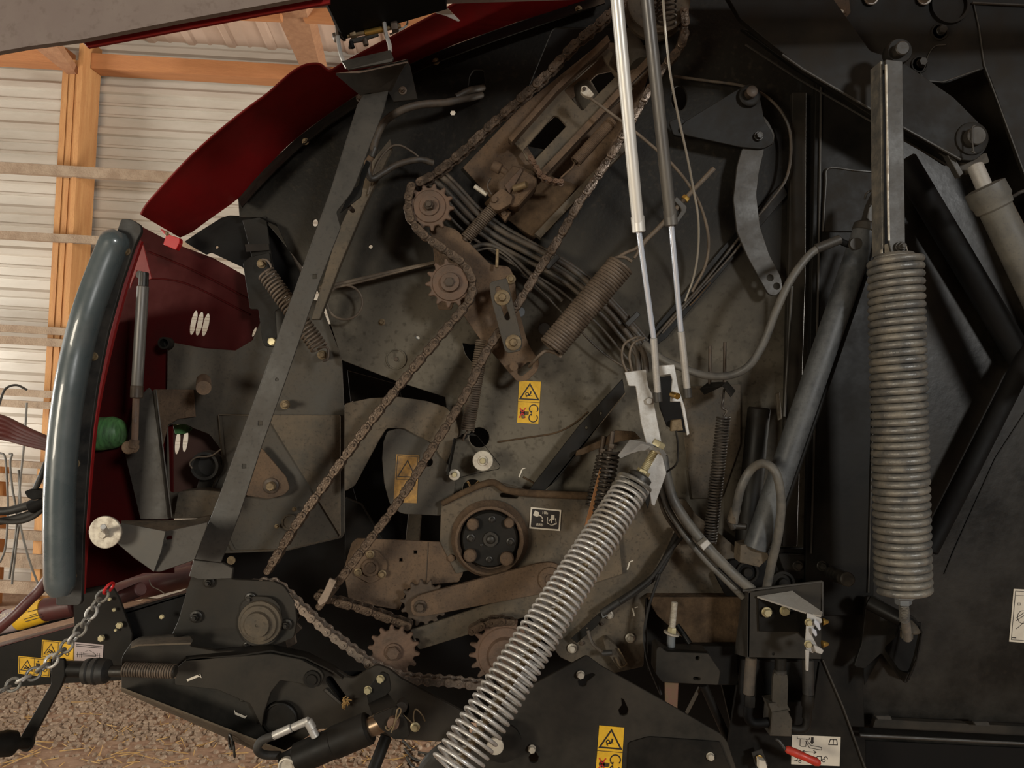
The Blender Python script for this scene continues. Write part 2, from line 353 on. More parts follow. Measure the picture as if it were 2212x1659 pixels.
# roof sheet, ribs running up towards the camera
g = Geo(); x = -5.2; prof = []
while x < 5.0:
    prof += [(x, 0), (x + 0.012, 0.012), (x + 0.048, 0.012), (x + 0.06, 0), (x + 0.12, 0), (x + 0.127, 0.005), (x + 0.14, 0.005), (x + 0.147, 0)]
    x += 0.23
n = len(prof)
vs = [Vector((xx, 4.3, 3.19 - dz)) for xx, dz in prof] + [Vector((xx, -1.5, 3.19 + 5.8 * 0.26 - dz)) for xx, dz in prof]
S('ceiling', g.add(vs, [(i, n + i, n + i + 1, i + 1) for i in range(n - 1)]), roofm, 'sloping ribbed metal barn roof seen from below', 'ceiling')
def bx(x0, x1, y0, y1, z0, z1):
    return g_box(((x0 + x1) / 2, (y0 + y1) / 2, (z0 + z1) / 2), x1 - x0, y1 - y0, z1 - z0)
px = P(132, 165, 4.08).x
ply = T('trim_1', 'orange pine barn post built up of three planks', 'post', kind='structure')
for k in range(3): ply.add('plank', bx(px + k * 0.034, px + k * 0.034 + 0.0325, 4.09 + 0.004 * k, 4.235, 0, 3.0), wood)
ply.add('side_plank', bx(px + 0.103, px + 0.128, 4.06, 4.235, 0, 3.12), wood)
zb = P(400, 142, 4.12).z
S('trim_2', bx(px + 0.13, 4.6, 4.13, 4.235, zb - 0.04, zb + 0.045), woodh, 'orange pine eave beam along the top of the wall right of the post', 'beam')
S('trim_3', bx(-5.0, px - 0.02, 4.13, 4.235, zb - 0.02, zb + 0.07), woodh, 'orange pine eave beam left of the post under the grey cover', 'beam')
S('trim_4', g_sheet([P(66, 96, 3.85), P(145, 160, 4.09)], [P(120, 96, 3.85), P(165, 160, 4.09)], 0.05, Vector((0.1, 1, 0.4))), woodd, 'weathered knee brace at the head of the barn post', 'beam')
S('trim_5', g_sheet([P(555, -60, 3.2), P(650, 148, 4.05)], [P(640, -60, 3.2), P(692, 148, 4.05)], 0.12, Vector((0.1, 1, 0.3))), woodd, 'heavy sloping pine rafter meeting the eave beam', 'beam')
def purlin(xa, ya, xb, yb, d):
    c0, c1 = P(xa, ya, d), P(xb, yb, d); v = c1 - c0
    return g_sheet([c0, c1], [c0 + Vector((0, 0, 0.085)), c1 + Vector((0, 0, 0.085))], 0.04)
S('trim_6', purlin(430, 32, 605, 40, 3.5), woodh, 'orange pine roof purlin left of the sloping rafter', 'beam')
S('trim_7', purlin(655, 42, 1000, 62, 3.55), woodh, 'orange pine roof purlin right of the sloping rafter', 'beam')
# rails nailed across the posts
rails = [(366, 22, 4.06, 'dusty wall rail at the level of the red guard, topmost on the post', 2.2), (511, 17, 4.06, 'dusty wall rail level with the top of the grey bumper', 2.2),
         (712, 16, 4.06, 'dusty wall rail, upper of the close pair beside the bumper', 2.2), (737, 17, 4.06, 'paler dusty wall rail, lower of the close pair beside the bumper', 2.2)]
for (y, th, d, lab, e) in rails:
    z = P(60, y, d).z; h = R(th, d) / 2
    S('trim_8', bx(-4.6, P(60, y, d).x + 4.0, d - 0.02, d + 0.018, z - h, z + h), dirtyw, lab, 'rail')
# stack of slatted pallets leaning by the wall, bottom left
pal = [(848, 15), (872, 15), (1000, 14), (1030, 17), (1085, 30), (1150, 20), (1205, 30), (1262, 26)]
pt = T('pallet_rack', 'rack of dust-covered horizontal boards against the wall behind the hoses', 'rack')
for (y, th) in pal:
    z = P(60, y, 4.0).z; h = R(th, 4.0) / 2; pt.add('board', bx(-3.3, -1.9, 3.93, 3.95, z - h, z + h), dirtyw)
for xx in (-10, 88):
    X = P(xx, 1100, 4.0).x; pt.add('upright', bx(X, X + 0.045, 3.952, 4.03, 0.0, P(xx, 1000, 4.0).z), wood)
# loose ground cover
def scatter(n, poly, fn):
    g = Geo(); k = 0
    while k < n:
        x = random.uniform(*poly[0]); y = random.uniform(*poly[1]); d = F * CAMH / 1.0
        # intersect the view ray with the floor
        a = P(x, y, 1.0) - Vector((0, 0, CAMH)); tt = -CAMH / a.z if a.z < 0 else 99
        p = Vector((0, 0, CAMH)) + a * tt
        if 1.6 < p.y < 4.2: fn(g, p)
        k += 1
    return g
def pebble(g, p):
    s = random.uniform(0.005, 0.014); q = [Vector((1, 0, 0)), Vector((-1, 0, 0)), Vector((0, 1, 0)), Vector((0, -1, 0)), Vector((0, 0, 1)), Vector((0, 0, -1))]
    m = Matrix.Rotation(random.random() * 6, 3, 'Z'); sc3 = Vector((random.uniform(.8, 1.6), random.uniform(.7, 1.1), random.uniform(.5, .9)))
    ring = []
    vs = [p + m @ Vector((math.cos(t) * sc3.x * s, math.sin(t) * sc3.y * s, 0.0)) for t in [math.pi * k / 3 for k in range(6)]]
    vs += [p + m @ Vector((math.cos(t) * sc3.x * s * .6, math.sin(t) * sc3.y * s * .6, sc3.z * s)) for t in [math.pi * k / 3 for k in range(6)]]
    g.add(vs, [(i, (i + 1) % 6, 6 + (i + 1) % 6, 6 + i) for i in range(6)] + [tuple(range(6, 12))])
gravm = mat('pale_gravel', (0.3, 0.225, 0.16), (0.13, 0.085, 0.055), 0.5, 30, 0.8)
gt = T('gravel', 'pale pebbles strewn over the earth by the left edge', 'gravel', kind='stuff')
gg = scatter(2300, ((-120, 470), (1395, 1530)), pebble); gg.join(scatter(1500, ((-120, 520), (1480, 1600)), pebble)); gg.join(scatter(500, ((-120, 600), (1560, 1700)), pebble)); gg.join(scatter(500, ((560, 980), (1560, 1700)), pebble)); gt.add('gravel', gg, gravm)
def stalk(g, p):
    a = random.random() * 6.28; L = random.uniform(0.02, 0.09); v = Vector((math.cos(a), math.sin(a), random.uniform(0, .15))) * L; s = Vector((-math.sin(a), math.cos(a), 0)) * 0.0016; u = Vector((0, 0, 0.0025))
    p = p + Vector((0, 0, 0.002)); g.add([p - s, p + s, p + v + s, p + v - s, p + u, p + v + u], [(0, 1, 2, 3), (0, 4, 5, 3), (1, 2, 5, 4), (0, 1, 4), (3, 5, 2)])
st = T('straw_litter', 'scattered straw and chaff on the earth under the machine', 'straw', kind='stuff')
st.add('straw_litter', scatter(380, ((-60, 1000), (1470, 1700)), stalk), straw)
# hoses hanging in front of the wall at the left edge
for pts, lab in (([(0, 1215), (12, 1180), (17, 1100), (14, 1020), (10, 985), (-2, 978)], 'grey hose hanging on the wall, hooked over at its top, farthest left'),
                 ([(20, 1250), (36, 1130), (26, 1050), (22, 1000), (26, 982), (20, 980)], 'grey hose hanging on the wall, its end bent over like a crook'),
                 ([(58, 870), (52, 960), (43, 1050), (42, 1120), (60, 1200), (82, 1262)], 'long thin grey hose hanging down across the pallet boards'),
                 ([(40, 1015), (44, 1100), (36, 1170), (28, 1240), (26, 1262)], 'short grey hose hanging between the longer wall hoses')):
    t = T('wall_hose', lab, 'hose'); t.tube('hose', [(a, b, 3.85) for a, b in pts], 2.2, hosel)
t = T('arched_hose', 'dark thin hose arching at the left edge over the red bundle', 'hose')
t.tube('hose', [(-10, 905, 2.6), (0, 868, 2.6), (12, 840, 2.6), (35, 832, 2.6), (58, 842, 2.6)], 2.4, rubber)
# bright daylight chinks: nail hole
# red bundle of lines and couplers (hydraulic connections of the tractor side)
t = T('red_hose_bundle', 'bundle of dark red lines running in from the left edge', 'hoses')
for k in range(5):
    t.tube('line', [(-30, 895 + 12 * k, 1.9), (10, 905 + 10 * k, 1.9), (60, 930 + 7 * k, 1.88), (118, 955 + 4 * k, 1.86)], 7, maroon)
t = T('hose_coupler', 'black hydraulic coupler and hoses behind the foot of the grey bumper', 'coupler')
t.tube('hose', [(-30, 1105, 1.85), (20, 1103, 1.85), (62, 1092, 1.85), (85, 1090, 1.85)], 9, rubber)
t.tube('hose', [(-30, 1130, 1.85), (20, 1123, 1.85), (60, 1112, 1.85), (90, 1100, 1.85)], 8, rubber)
t.tube('hose', [(-30, 1122, 1.83), (30, 1128, 1.83), (70, 1118, 1.83), (110, 1085, 1.85)], 5, rubber)
t.rod('coupling_body', (66, 1096, 1.84), (108, 1078, 1.84), 15, dkblack)
t.rod('coupling_sleeve', (70, 1062, 1.84), (100, 1090, 1.84), 13, bolt)
t.plate('locking_lever', [(52, 1062), (66, 1056), (105, 1060), (105, 1074), (70, 1080), (58, 1074)], 1.82, 0.02, dkblack, r=3)
t.tube('loop', [(70, 1070, 1.83), (88, 1030, 1.83), (100, 1000, 1.84), (112, 985, 1.86)], 6, rubber)
# ================================================================ printed decals
class Q:
    """maps 0..1 decal coordinates on a picture quad (top-left, top-right, bottom-right, bottom-left)"""
    def __init__(s, tl, tr, br, bl): s.c = [Vector(p) for p in (tl, tr, br, bl)]
    def __call__(s, u, v):
        a, b, c, e = s.c; p = (a * (1 - u) + b * u) * (1 - v) + (e * (1 - u) + c * u) * v; return (p.x, p.y)
    def L(s, pts): return [s(u, v) for u, v in pts]
def arc(q, cu, cv, ru, rv, a0, a1, n=14): return [q(cu + ru * math.cos(math.radians(a0 + (a1 - a0) * k / n)), cv + rv * math.sin(math.radians(a0 + (a1 - a0) * k / n))) for k in range(n + 1)]
def pl(pts, d): return g_plate(pts, d, 0.0005, bev=0)
def text_geo(q, s, u, v, h, d):
    cu = bpy.data.curves.new('tmp', 'FONT'); cu.body = s; cu.size = 1; cu.extrude = 0; cu.offset = 0.012
    o = bpy.data.objects.new('tmp', cu); me = bpy.data.meshes.new_from_object(o); asp = (q.c[1] - q.c[0]).length / (q.c[3] - q.c[0]).length
    g = Geo(); g.add([P(*q(u + w_.co.x * h / asp, v - w_.co.y * h), d) for w_ in me.vertices], [tuple(p.vertices) for p in me.polygons])
    bpy.data.objects.remove(o); bpy.data.curves.remove(cu); bpy.data.meshes.remove(me); return g
def hazard_decal(t, q, d, base, full=True, lab=None):
    dec = t.plate('warning_decal', q.L([(0, 0), (1, 0), (1, 1), (0, 1)]), d, 0.0012, base, bev=0, label=lab)
    e = d - 0.0006; g = Geo(); w = (q.c[1] - q.c[0]).length / 42
    tri = q.L([(0.5, 0.07), (0.93, 0.43), (0.08, 0.43)]); g.join(g_line(tri, e, w * 2.6, closed=True))
    g.join(g_line(q.L([(0, .5), (1, .5)]), e, w * 0.8))
    g.join(g_line(arc(q, .4, .31, .07, .035, 0, 360), e, w * 1.6)); g.join(pl(q.L([(.53, .24), (.6, .24), (.58, .31), (.5, .345), (.45, .33), (.52, .3)]), e))
    g.join(g_line(q.L([(.45, .345), (.64, .345)]), e, w)); g.join(g_line(q.L([(.38, .35), (.4, .385)]), e, w)); g.join(g_line(q.L([(.34, .35), (.36, .375)]), e, w))
    g.join(g_line(arc(q, .74, .655, .2, .1, -215, 40), e, w * 2)); g.join(g_line(arc(q, .74, .865, .2, .1, -40, 215), e, w * 2))
    g.join(pl(q.L([(.54, .72), (.68, .7), (.66, .76)]), e)); g.join(pl(q.L([(.54, .8), (.68, .82), (.66, .76)]), e))
    g.join(pl(circ(*q(.22, .76), w * 5, w * 6, 12), e))
    for k in range(4): g.join(g_line(q.L([(.26, .735 + .022 * k), (.52 - .03 * (k == 3), .735 + .022 * k)]), e, w * 1.5))
    t.add('pictogram', g, ink, dec)
    g = Geo(); e -= 0.0006
    g.join(g_line(q.L([(.1, .64), (.36, .88)]), e, w * 2)); g.join(g_line(q.L([(.36, .64), (.08, .88)]), e, w * 2)); t.add('red_cross', g, redink, dec)
def wide_decal(t, q, d, lab):
    dec = t.plate('warning_decal', q.L([(0, 0), (1, 0), (1, 1), (0, 1)]), d, 0.0012, yel, bev=0, label=lab); e = d - 0.0006; g = Geo(); w = (q.c[1] - q.c[0]).length / 60
    g.join(g_line(q.L([(.03, .06), (.97, .06), (.97, .94), (.03, .94)]), e, w * .7, closed=True)); g.join(g_line(q.L([(.5, .06), (.5, .94)]), e, w * .7))
    g.join(g_line(q.L([(.28, .2), (.45, .78), (.08, .78)]), e, w * 1.4, closed=True))
    g.join(g_line(q.L([(.17, .7), (.22, .62), (.27, .68), (.32, .6), (.37, .7)]), e, w * 2.2)); g.join(g_line(q.L([(.22, .5), (.33, .62)]), e, w * 1.6))
    return dec, g, e, w

# ================================================================ RED BODYWORK, LEFT
t = T('side_cover', 'raised side cover across the top left corner, grey lined with a thin red lip', 'cover')
t.add('liner', g_quad([P(x, y, 1.27) for x, y in ((-60, -160), (760, -160), (702, -5), (560, 21), (400, 50), (180, 93), (70, 107), (-60, 130))], 0.012, Vector((0, -1, 0))), cover)
t.plate('red_lip', [(172, 85), (400, 42), (560, 12), (712, -14), (712, 6), (560, 32), (400, 62), (188, 102)], 1.285, 0.008, red)
v0 = [(-1.9, 1.62, 2.02), (2.6, 1.62, 2.42), (2.6, 0.15, 2.62), (-1.9, 0.15, 2.42)]
t.add('raised_panel', g_quad(v0, 0.03, Vector((0, 0, 1))), cover)
t = T('cover_frame_beam', 'black boxed frame beam hanging into the picture at the top, over the latch', 'beam')
t.add('beam', g_quad([P(706, -60, 1.58), P(706, 0, 1.58), P(737, 80, 1.58), P(744, 85, 1.58), P(965, 20, 1.58), P(965, -60, 1.58)], 0.18, Vector((0, -1, 0))), dkblack)
t.add('end_plate', g_quad([P(701, -60, 1.585), P(701, 0, 1.585), P(733, 80, 1.585), P(741, 88, 1.585), P(747, 86, 1.585), P(712, -60, 1.585)], 0.004), grey)
t.plate('scuffed_corner', [(940, 27), (966, 16), (994, 44), (990, 46), (962, 33)], 1.66, 0.003, galv)
t = T('cover_latch', 'bright U-shaped latch bracket with cross bolt, hanging below the black frame beam', 'latch')
t.tube('bracket_leg', [(727, 55, 1.56), (731, 90, 1.56), (737, 120, 1.56), (750, 147, 1.56)], 4.5, galv, seg=6)
t.tube('bracket_leg', [(829, 46, 1.56), (834, 75, 1.56), (841, 95, 1.56), (843, 112, 1.56)], 4.5, galv, seg=6)
t.tube('bracket_leg', [(878, 38, 1.6), (880, 50, 1.6), (872, 60, 1.6), (842, 75, 1.6)], 2.5, galv, seg=6)
t.add('bracket_base', g_quad([P(738, 132, 1.54), P(843, 108, 1.54), P(850, 125, 1.5), P(846, 133, 1.5), P(752, 150, 1.5)], 0.006), bar)
t.rod('pivot_bolt', (750, 78, 1.57), (866, 56, 1.57), 4.5, zincd)
t.rod('spacer_tube', (788, 72, 1.57), (832, 62, 1.57), 6.5, brass)
t.add('nut', g_hex(P(846, 59, 1.57), P(866, 56, 1.57) - P(846, 59, 1.57), R(12, 1.57), R(14, 1.57)), bolt)
t.add('nut', g_hex(P(757, 73, 1.57), P(866, 56, 1.57) - P(846, 59, 1.57), R(11, 1.57), R(12, 1.57)), zincd)
t.rod('bolt_head', (720, 82, 1.57), (730, 80, 1.57), 10, galv)
t.plate('latch_arm', [(755, 84), (816, 70), (818, 76), (794, 84), (792, 98), (786, 99), (784, 88), (762, 92), (758, 104), (752, 104)], 1.57, 0.006, bar, r=2)
t.rod('lug', (758, 90, 1.56), (762, 104, 1.56), 5, dkblack); t.rod('lug', (788, 84, 1.56), (791, 98, 1.56), 6, bolt)

t = T('arched_guard', 'dark red arched front guard curving along the rim of the black side plate', 'guard')
outer = [(304, 464), (312, 449), (330, 426), (400, 350), (452, 301), (502, 259), (545, 226), (578, 202), (622, 163), (645, 147), (665, 139), (690, 138), (705, 149), (715, 152), (742, 136), (800, 104), (875, 65), (1000, -2), (1110, -66)]
inner = [(388, 513), (415, 500), (445, 478), (514, 428), (545, 392), (590, 345), (628, 308), (665, 278), (700, 252), (735, 228), (765, 208), (790, 193), (830, 168), (870, 145), (910, 126), (970, 100), (1040, 74), (1150, 36), (1310, -10)]
cmO = catmull([P(x, y, 1.86) for x, y in outer], 4); cmI = catmull([P(x, y, 2.045) for x, y in inner], 4); t.add('skin', g_sheet(cmO, cmI, 0.003), red)
t.add('rolled_edge', g_tube(cmO, 0.003, 6), red)
t = T('front_cover', 'dark red front cover panel with slanted oval vent holes, behind the grey bumper', 'cover')
ov = [circ(418, 697, 6.5, 27, 20, 12), circ(430.5, 699, 6.5, 26.5, 20, 12), circ(444, 701.5, 6.5, 25.5, 20, 13)]
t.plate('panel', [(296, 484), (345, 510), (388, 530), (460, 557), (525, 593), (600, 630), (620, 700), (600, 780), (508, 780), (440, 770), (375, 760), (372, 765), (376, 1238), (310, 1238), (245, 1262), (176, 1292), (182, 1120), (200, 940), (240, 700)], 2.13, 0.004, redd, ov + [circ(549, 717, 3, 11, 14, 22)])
low = [circ(366.5, 958, 6, 25.5, 20, 5), circ(383, 957, 5.5, 24.5, 20, 6), circ(400, 952, 5.5, 24.5, 20, 7), circ(367, 919, 3.5, 5, 10), circ(384, 919, 3, 4.5, 10)]
t.plate('vented_panel', [(355, 880), (520, 880), (520, 1090), (355, 1090)], 2.2, 0.004, mat('brown_red_liner', (0.07, 0.035, 0.026), None, rough=0.5), low)
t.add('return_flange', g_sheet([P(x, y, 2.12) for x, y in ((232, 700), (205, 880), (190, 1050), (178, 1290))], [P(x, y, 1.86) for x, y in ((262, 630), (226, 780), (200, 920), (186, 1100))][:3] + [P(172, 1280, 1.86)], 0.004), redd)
t.add('edge_roll', g_tube(catmull([P(x, y, 1.8) for x, y in ((303, 520), (268, 628), (234, 760), (206, 900), (192, 1040), (184, 1160), (177, 1282))], 6), R(7.5, 1.8), 8), red)
t.plate('gusset', [(300, 515), (310, 530), (328, 602), (320, 605), (296, 585), (280, 625), (284, 560)], 1.95, 0.004, red)
t.add('crease', g_tube(catmull([P(x, y, 2.128) for x, y in ((318, 543), (380, 568), (450, 600), (540, 648))], 5), 0.0028, 8), redd)
t.add('crease', g_tube(catmull([P(x, y, 2.128) for x, y in ((300, 600), (400, 612), (540, 680))], 5), 0.0025, 8), redd)
t = T('hinge_tab', 'small bright red hinge tab between the arched guard and front cover', 'hinge')
t.plate('tab', [(343, 493), (354, 497), (362, 506), (388, 514), (388, 524), (380, 540), (352, 528), (358, 510)], 2.0, 0.02, redtab, r=3)
t.bolt(361, 505, 2.0, 3, zincd)
t = T('green_bulge', 'streaky green rounded bulge at the red cover edge', 'roll')
t.add('roll', g_lathe(P(196, 940, 2.1), P(275, 930, 2.1) - P(196, 940, 2.1), [(0, R(34, 2.1)), (0.03, R(36, 2.1)), (0.07, R(34, 2.1)), (0.088, R(26, 2.1)), (0.095, R(12, 2.1))], 28), green)  # rounded, streaky green shape against the red panel
t = T('green_patch', 'small green film seen through the opening above the lower vents', 'patch')
t.plate('patch', [(373, 918), (400, 916), (415, 926), (408, 934), (395, 938), (378, 938)], 2.19, 0.003, green)  # small flat green patch in the bulge's streaky material
t = T('front_bumper', 'long curved blue-grey rubber bumper down the left side, bolted to a black strip', 'bumper')
bc = [(258, 500, 1.72), (238, 545, 1.72), (212, 610, 1.71), (188, 680, 1.7), (168, 755, 1.7), (152, 835, 1.69), (140, 920, 1.69), (132, 1010, 1.69), (128, 1100, 1.69), (128, 1190, 1.69), (130, 1285, 1.69)]
q = catmull([P(*p) for p in bc], 6); rr = [R(31, 1.7)] * len(q); rr[0] = R(14, 1.7); rr[1] = R(24, 1.7); rr[2] = R(29, 1.7); rr[-1] = R(20, 1.7); rr[-2] = R(29, 1.7)
t.add('bumper_tube', g_tube(q, rr, 28), bumper)
t.plate('mounting_strip', [(262, 472), (285, 474), (303, 486), (305, 500), (290, 530), (262, 612), (232, 720), (210, 830), (196, 930), (187, 1040), (179, 1160), (176, 1300), (170, 1308), (120, 1308), (128, 1170), (132, 1060), (148, 900), (175, 760), (205, 640)], 1.73, 0.012, rubber, r=6)
for x, y in ((273, 543), (203, 770), (164, 1001), (157, 1244)): t.bolt(x, y, 1.73, 7, zincd, washer=1.35)
t = T('cover_gas_spring', 'dark gas spring standing upright against the red cover', 'gas spring')
t.rod('cylinder', (309, 618, 1.9), (296, 836, 1.9), 12, strutd); t.rod('end_sleeve', (296, 832, 1.9), (295, 860, 1.9), 13, bolt)
t.rod('piston_rod', (294, 858, 1.9), (291, 955, 1.9), 7, sprk); t.rod('upper_end', (311, 588, 1.9), (310, 620, 1.9), 10, blackbolt)
t.disc('upper_joint', 312, 596, 1.92, [(0, 8), (22, 8)], blackbolt); t.disc('lower_joint', 287, 965, 1.92, [(0, 14), (20, 14), (23, 11)], brown); t.rod('lower_end', (291, 950, 1.9), (287, 968, 1.9), 10, brown)

# ---------------------------------------------------------------- left mounting brackets and plates
t = T('mounting_bracket', 'folded grey upright bracket carrying the foot of the dark gas spring', 'bracket')
t.plate('web', [(322, 838), (330, 848), (348, 985), (365, 1122), (303, 1122), (268, 975), (273, 950), (286, 900), (298, 860), (320, 838)], 2.02, 0.006, bar, r=3)
t.add('flange', g_sheet([P(330, 842, 2.02), P(346, 985, 2.02), P(362, 1118, 2.02)], [P(336, 842, 1.95), P(353, 985, 1.95), P(370, 1118, 1.95)], 0.004, Vector((0.3, 1, 0))), bar)
t = T('dusty_side_panel', 'brown dusty panel right of the grey upright bracket', 'panel')
t.plate('panel', [(333, 841), (418, 842), (422, 900), (385, 905), (362, 918), (352, 960)], 2.09, 0.005, brown)
t.add('tube_stub', g_tube([P(440, 822, 2.02), P(440, 838, 1.93)], R(15, 2), 20), brown)
# big lower-left plate with opening
t = T('front_side_plate', 'dark grey front side plate behind the long diagonal bar', 'plate')
op = [(362, 918), (400, 916), (420, 926), (452, 938), (480, 975), (476, 1000), (432, 1030), (422, 1062), (366, 1064)]
t.plate('plate', [(362, 738), (440, 752), (508, 757), (545, 735), (560, 700), (600, 660), (640, 640), (690, 650), (738, 775, 12), (744, 900), (744, 1152, 14), (738, 1162), (620, 1190), (478, 1196), (440, 1120), (358, 1120)], 2.1, 0.006, grey, [fillet(op, 6)], r=0)
t.plate('overlap_plate', [(470, 895), (735, 897), (735, 1160), (620, 1188), (500, 1190), (445, 1080), (480, 1000)], 2.085, 0.006, dusty, [circ(573, 898, 2, n=8)], r=4)
t.plate('corner_plate', [(556, 965), (565, 968), (618, 1030), (626, 1056), (612, 1070), (580, 1078), (530, 1070), (520, 1040)], 2.07, 0.006, brown, r=6)
t.disc('washer', 586, 1049, 2.07, [(0, 17), (4, 17), (5, 15), (5, 6)], bolt); t.bolt(586, 1050, 2.06, 10, zincd, washer=1.0, h=0.8)
for x, y, s in ((697, 767, 10), (617, 874, 10)):
    t.disc('washer_stack', x, y, 2.08, [(0, s), (6, s), (6, s * .8), (14, s * .8)], zincd); t.bolt(x, y, 2.05, s * .6, zincd, washer=1.0)
for x, y in ((636, 1100), (598, 1137)): t.bolt(x, y, 2.085, 3.4, zincd)
t.disc('stamped_ring', 626, 1128, 2.085, [(0, 18), (3, 18), (3, 14), (1, 13)], dusty)
t.disc('small_rim', 500, 1210, 2.08, [(0, 9), (3, 9)], zincd)
t.disc('pipe_mouth', 364, 742, 2.09, [(0, 13), (22, 13), (22, 9), (2, 9)], black)
t.tube('bent_clip', [(478, 970, 2.05), (455, 985, 2.05), (425, 988, 2.05), (410, 1000, 2.05), (415, 1012, 2.05)], 1.8, cable)
t.disc('cable_eye', 452, 1004, 2.1, [(0, 32), (26, 30), (26, 24), (4, 22)], rubber)
t.plate('tail_box', [(385, 1062), (430, 1058), (476, 1062), (470, 1110), (420, 1120), (375, 1120)], 2.0, 0.05, dusty, r=6)
# black guard bracket above the front cover
t = T('black_corner_guard', 'folded black corner guard between the arched guard and side plate', 'guard')
t.plate('panel', [(398, 522), (430, 500), (478, 470), (496, 465), (572, 468), (600, 500), (650, 575), (662, 640), (600, 640), (535, 600), (525, 578), (455, 545), (445, 550), (420, 536)], 2.09, 0.006, dkblack, [circ(468, 534, 3.5, 3, 10)], r=3)
t.add('folded_rim', g_sheet([P(572, 468, 2.088), P(590, 472, 2.088), (P(652, 575, 2.088))], [P(560, 470, 2.02), P(600, 490, 2.02), P(650, 595, 2.02)], 0.004), black)
t = T('guard_strap', 'flat black strap with a bright bend, bolted beside the left tension spring', 'strap')
t.plate('upper_strap', [(523, 475), (575, 467), (583, 530), (598, 620), (590, 640), (545, 560)], 2.045, 0.005, black, r=3)
t.plate('lower_strap', [(540, 555), (582, 545), (600, 640), (602, 668, 6), (594, 672), (598, 740), (594, 750), (572, 748), (566, 735), (558, 668), (540, 668), (524, 568)], 2.03, 0.006, black, r=4)
t.bolt(588, 738, 2.02, 9, zinc, washer=1.0, h=0.5, name='dome_bolt')
t.add('bend', g_quad([P(529, 528, 2.044), P(580, 526, 2.044), P(582, 540, 2.03), P(532, 544, 2.03)], 0.003), bar)
t = T('tension_spring', 'left coil tension spring passing behind the long diagonal bar', 'spring', 'coil springs of the machine')
t.coil('coil', (575, 590, 1.97), (690, 752, 1.97), 18, 2.6, 24, sprb)
for x, y in ((566, 570), (697, 767)):
    t.disc('end_washer', x, y, 2.0, [(0, 10), (4, 10), (5, 8)], zincd); t.bolt(x, y, 1.99, 6, zincd, washer=1.0)
t.tube('hook', [(575, 592, 1.97), (586, 578, 1.97), (578, 563, 1.97), (566, 560, 1.97)], 2.4, sprb); t.tube('hook', [(690, 750, 1.97), (708, 752, 1.97), (708, 775, 1.97), (697, 780, 1.97)], 2.4, sprb)
# long diagonal bar
t = T('diagonal_bar', 'long worn grey diagonal bar from the cover latch down to the drive housing', 'bar')
sq = lambda x, y, s: [(x - s, y - s * 1.1), (x + s, y - s), (x + s, y + s), (x - s, y + s * 1.1)]
t.plate('face', [(800, 178), (840, 178), (838, 200), (828, 240), (800, 312), (768, 398), (758, 418, 8), (727, 458, 4), (736, 492, 4), (715, 545), (690, 610), (617, 822), (565, 965), (518, 1110), (477, 1216), (418, 1208), (470, 1080), (550, 868), (602, 720), (671, 534), (714, 410), (748, 305), (772, 225)], 1.78, 0.004, bar, [sq(680, 597, 4), sq(562, 914, 4), sq(527, 1007, 4), circ(598, 820, 3, n=10)])
t.add('side_flange', g_sheet([P(x, y, 1.782) for x, y in ((772, 225), (714, 410), (602, 720), (470, 1080), (418, 1208))], [P(x, y, 1.85) for x, y in ((776, 229), (718, 414), (606, 724), (474, 1084), (422, 1212))], 0.004, Vector((1, 0, 0))), bar)
t.plate('notch_tab', [(757, 412), (775, 400), (780, 372), (792, 345), (800, 352), (786, 392), (780, 425), (735, 460)], 1.8, 0.003, black)
t.add('funnel_plate', g_quad([P(725, 160, 1.75), P(800, 147, 1.68), P(881, 128, 1.68), P(862, 160, 1.72), P(845, 195, 1.78), P(800, 203, 1.78), P(778, 205, 1.78)], 0.004, Vector((0, 1, -0.1))), bar)
t.add('cross_web', g_quad([P(725, 158, 1.74), P(790, 150, 1.7), P(877, 128, 1.7), P(881, 135, 1.66), P(776, 158, 1.66)], 0.004, Vector((0, 1, 0.1))), bar)
t.plate('side_ear', [(881, 130), (886, 142), (902, 214), (850, 220), (838, 196), (860, 165)], 1.8, 0.005, black)
t.bolt(870, 196, 1.8, 6, bolt, stud=0.8); t.bolt(778, 212, 1.85, 6, bolt)
t.plate('foot_flange', [(418, 1210), (480, 1216), (503, 1228), (500, 1250), (430, 1252), (408, 1245)], 1.79, 0.01, bar)
t.disc('retaining_hook', 762, 455, 1.86, [(0, 5), (30, 5)], bolt)
t = T('backing_channel', 'dusty dark channel tucked behind the upper diagonal bar', 'channel')
t.plate('channel', [(800, 352), (842, 300), (846, 320), (790, 440), (735, 570), (690, 690), (672, 690), (730, 500)], 1.96, 0.02, dusty)
# disc stop bracket
t = T('stop_disc_bracket', 'wedge-shaped grey bracket ending in a pale round stop disc', 'bracket')
t.add('upper_face', g_quad([P(262, 1125, 1.68), P(350, 1125, 1.7), P(420, 1122, 1.76), P(455, 1113, 1.8), P(440, 1145, 1.74), P(358, 1150, 1.66), P(262, 1132, 1.66)], 0.004), dusty)
t.plate('front_face', [(262, 1130), (358, 1148), (448, 1128), (448, 1135), (420, 1210, 4), (345, 1236, 6), (330, 1234, 4), (288, 1205), (255, 1176), (248, 1150)], 1.66, 0.005, bar, [slot(361, 1163, 368, 1161, 7)])
t.add('left_face', g_quad([P(258, 1178, 1.655), P(332, 1235, 1.655), P(348, 1190, 1.64), P(357, 1148, 1.64), P(262, 1130, 1.655)], 0.004), mat('mid_grey_paint', (.07,.068,.06), (.1,.09,.075), .4, 12, .5))
t.disc('stop_disc', 229, 1149, 1.62, [(-3, 34), (0, 35), (4, 35), (5, 34), (5, 3)], pale)
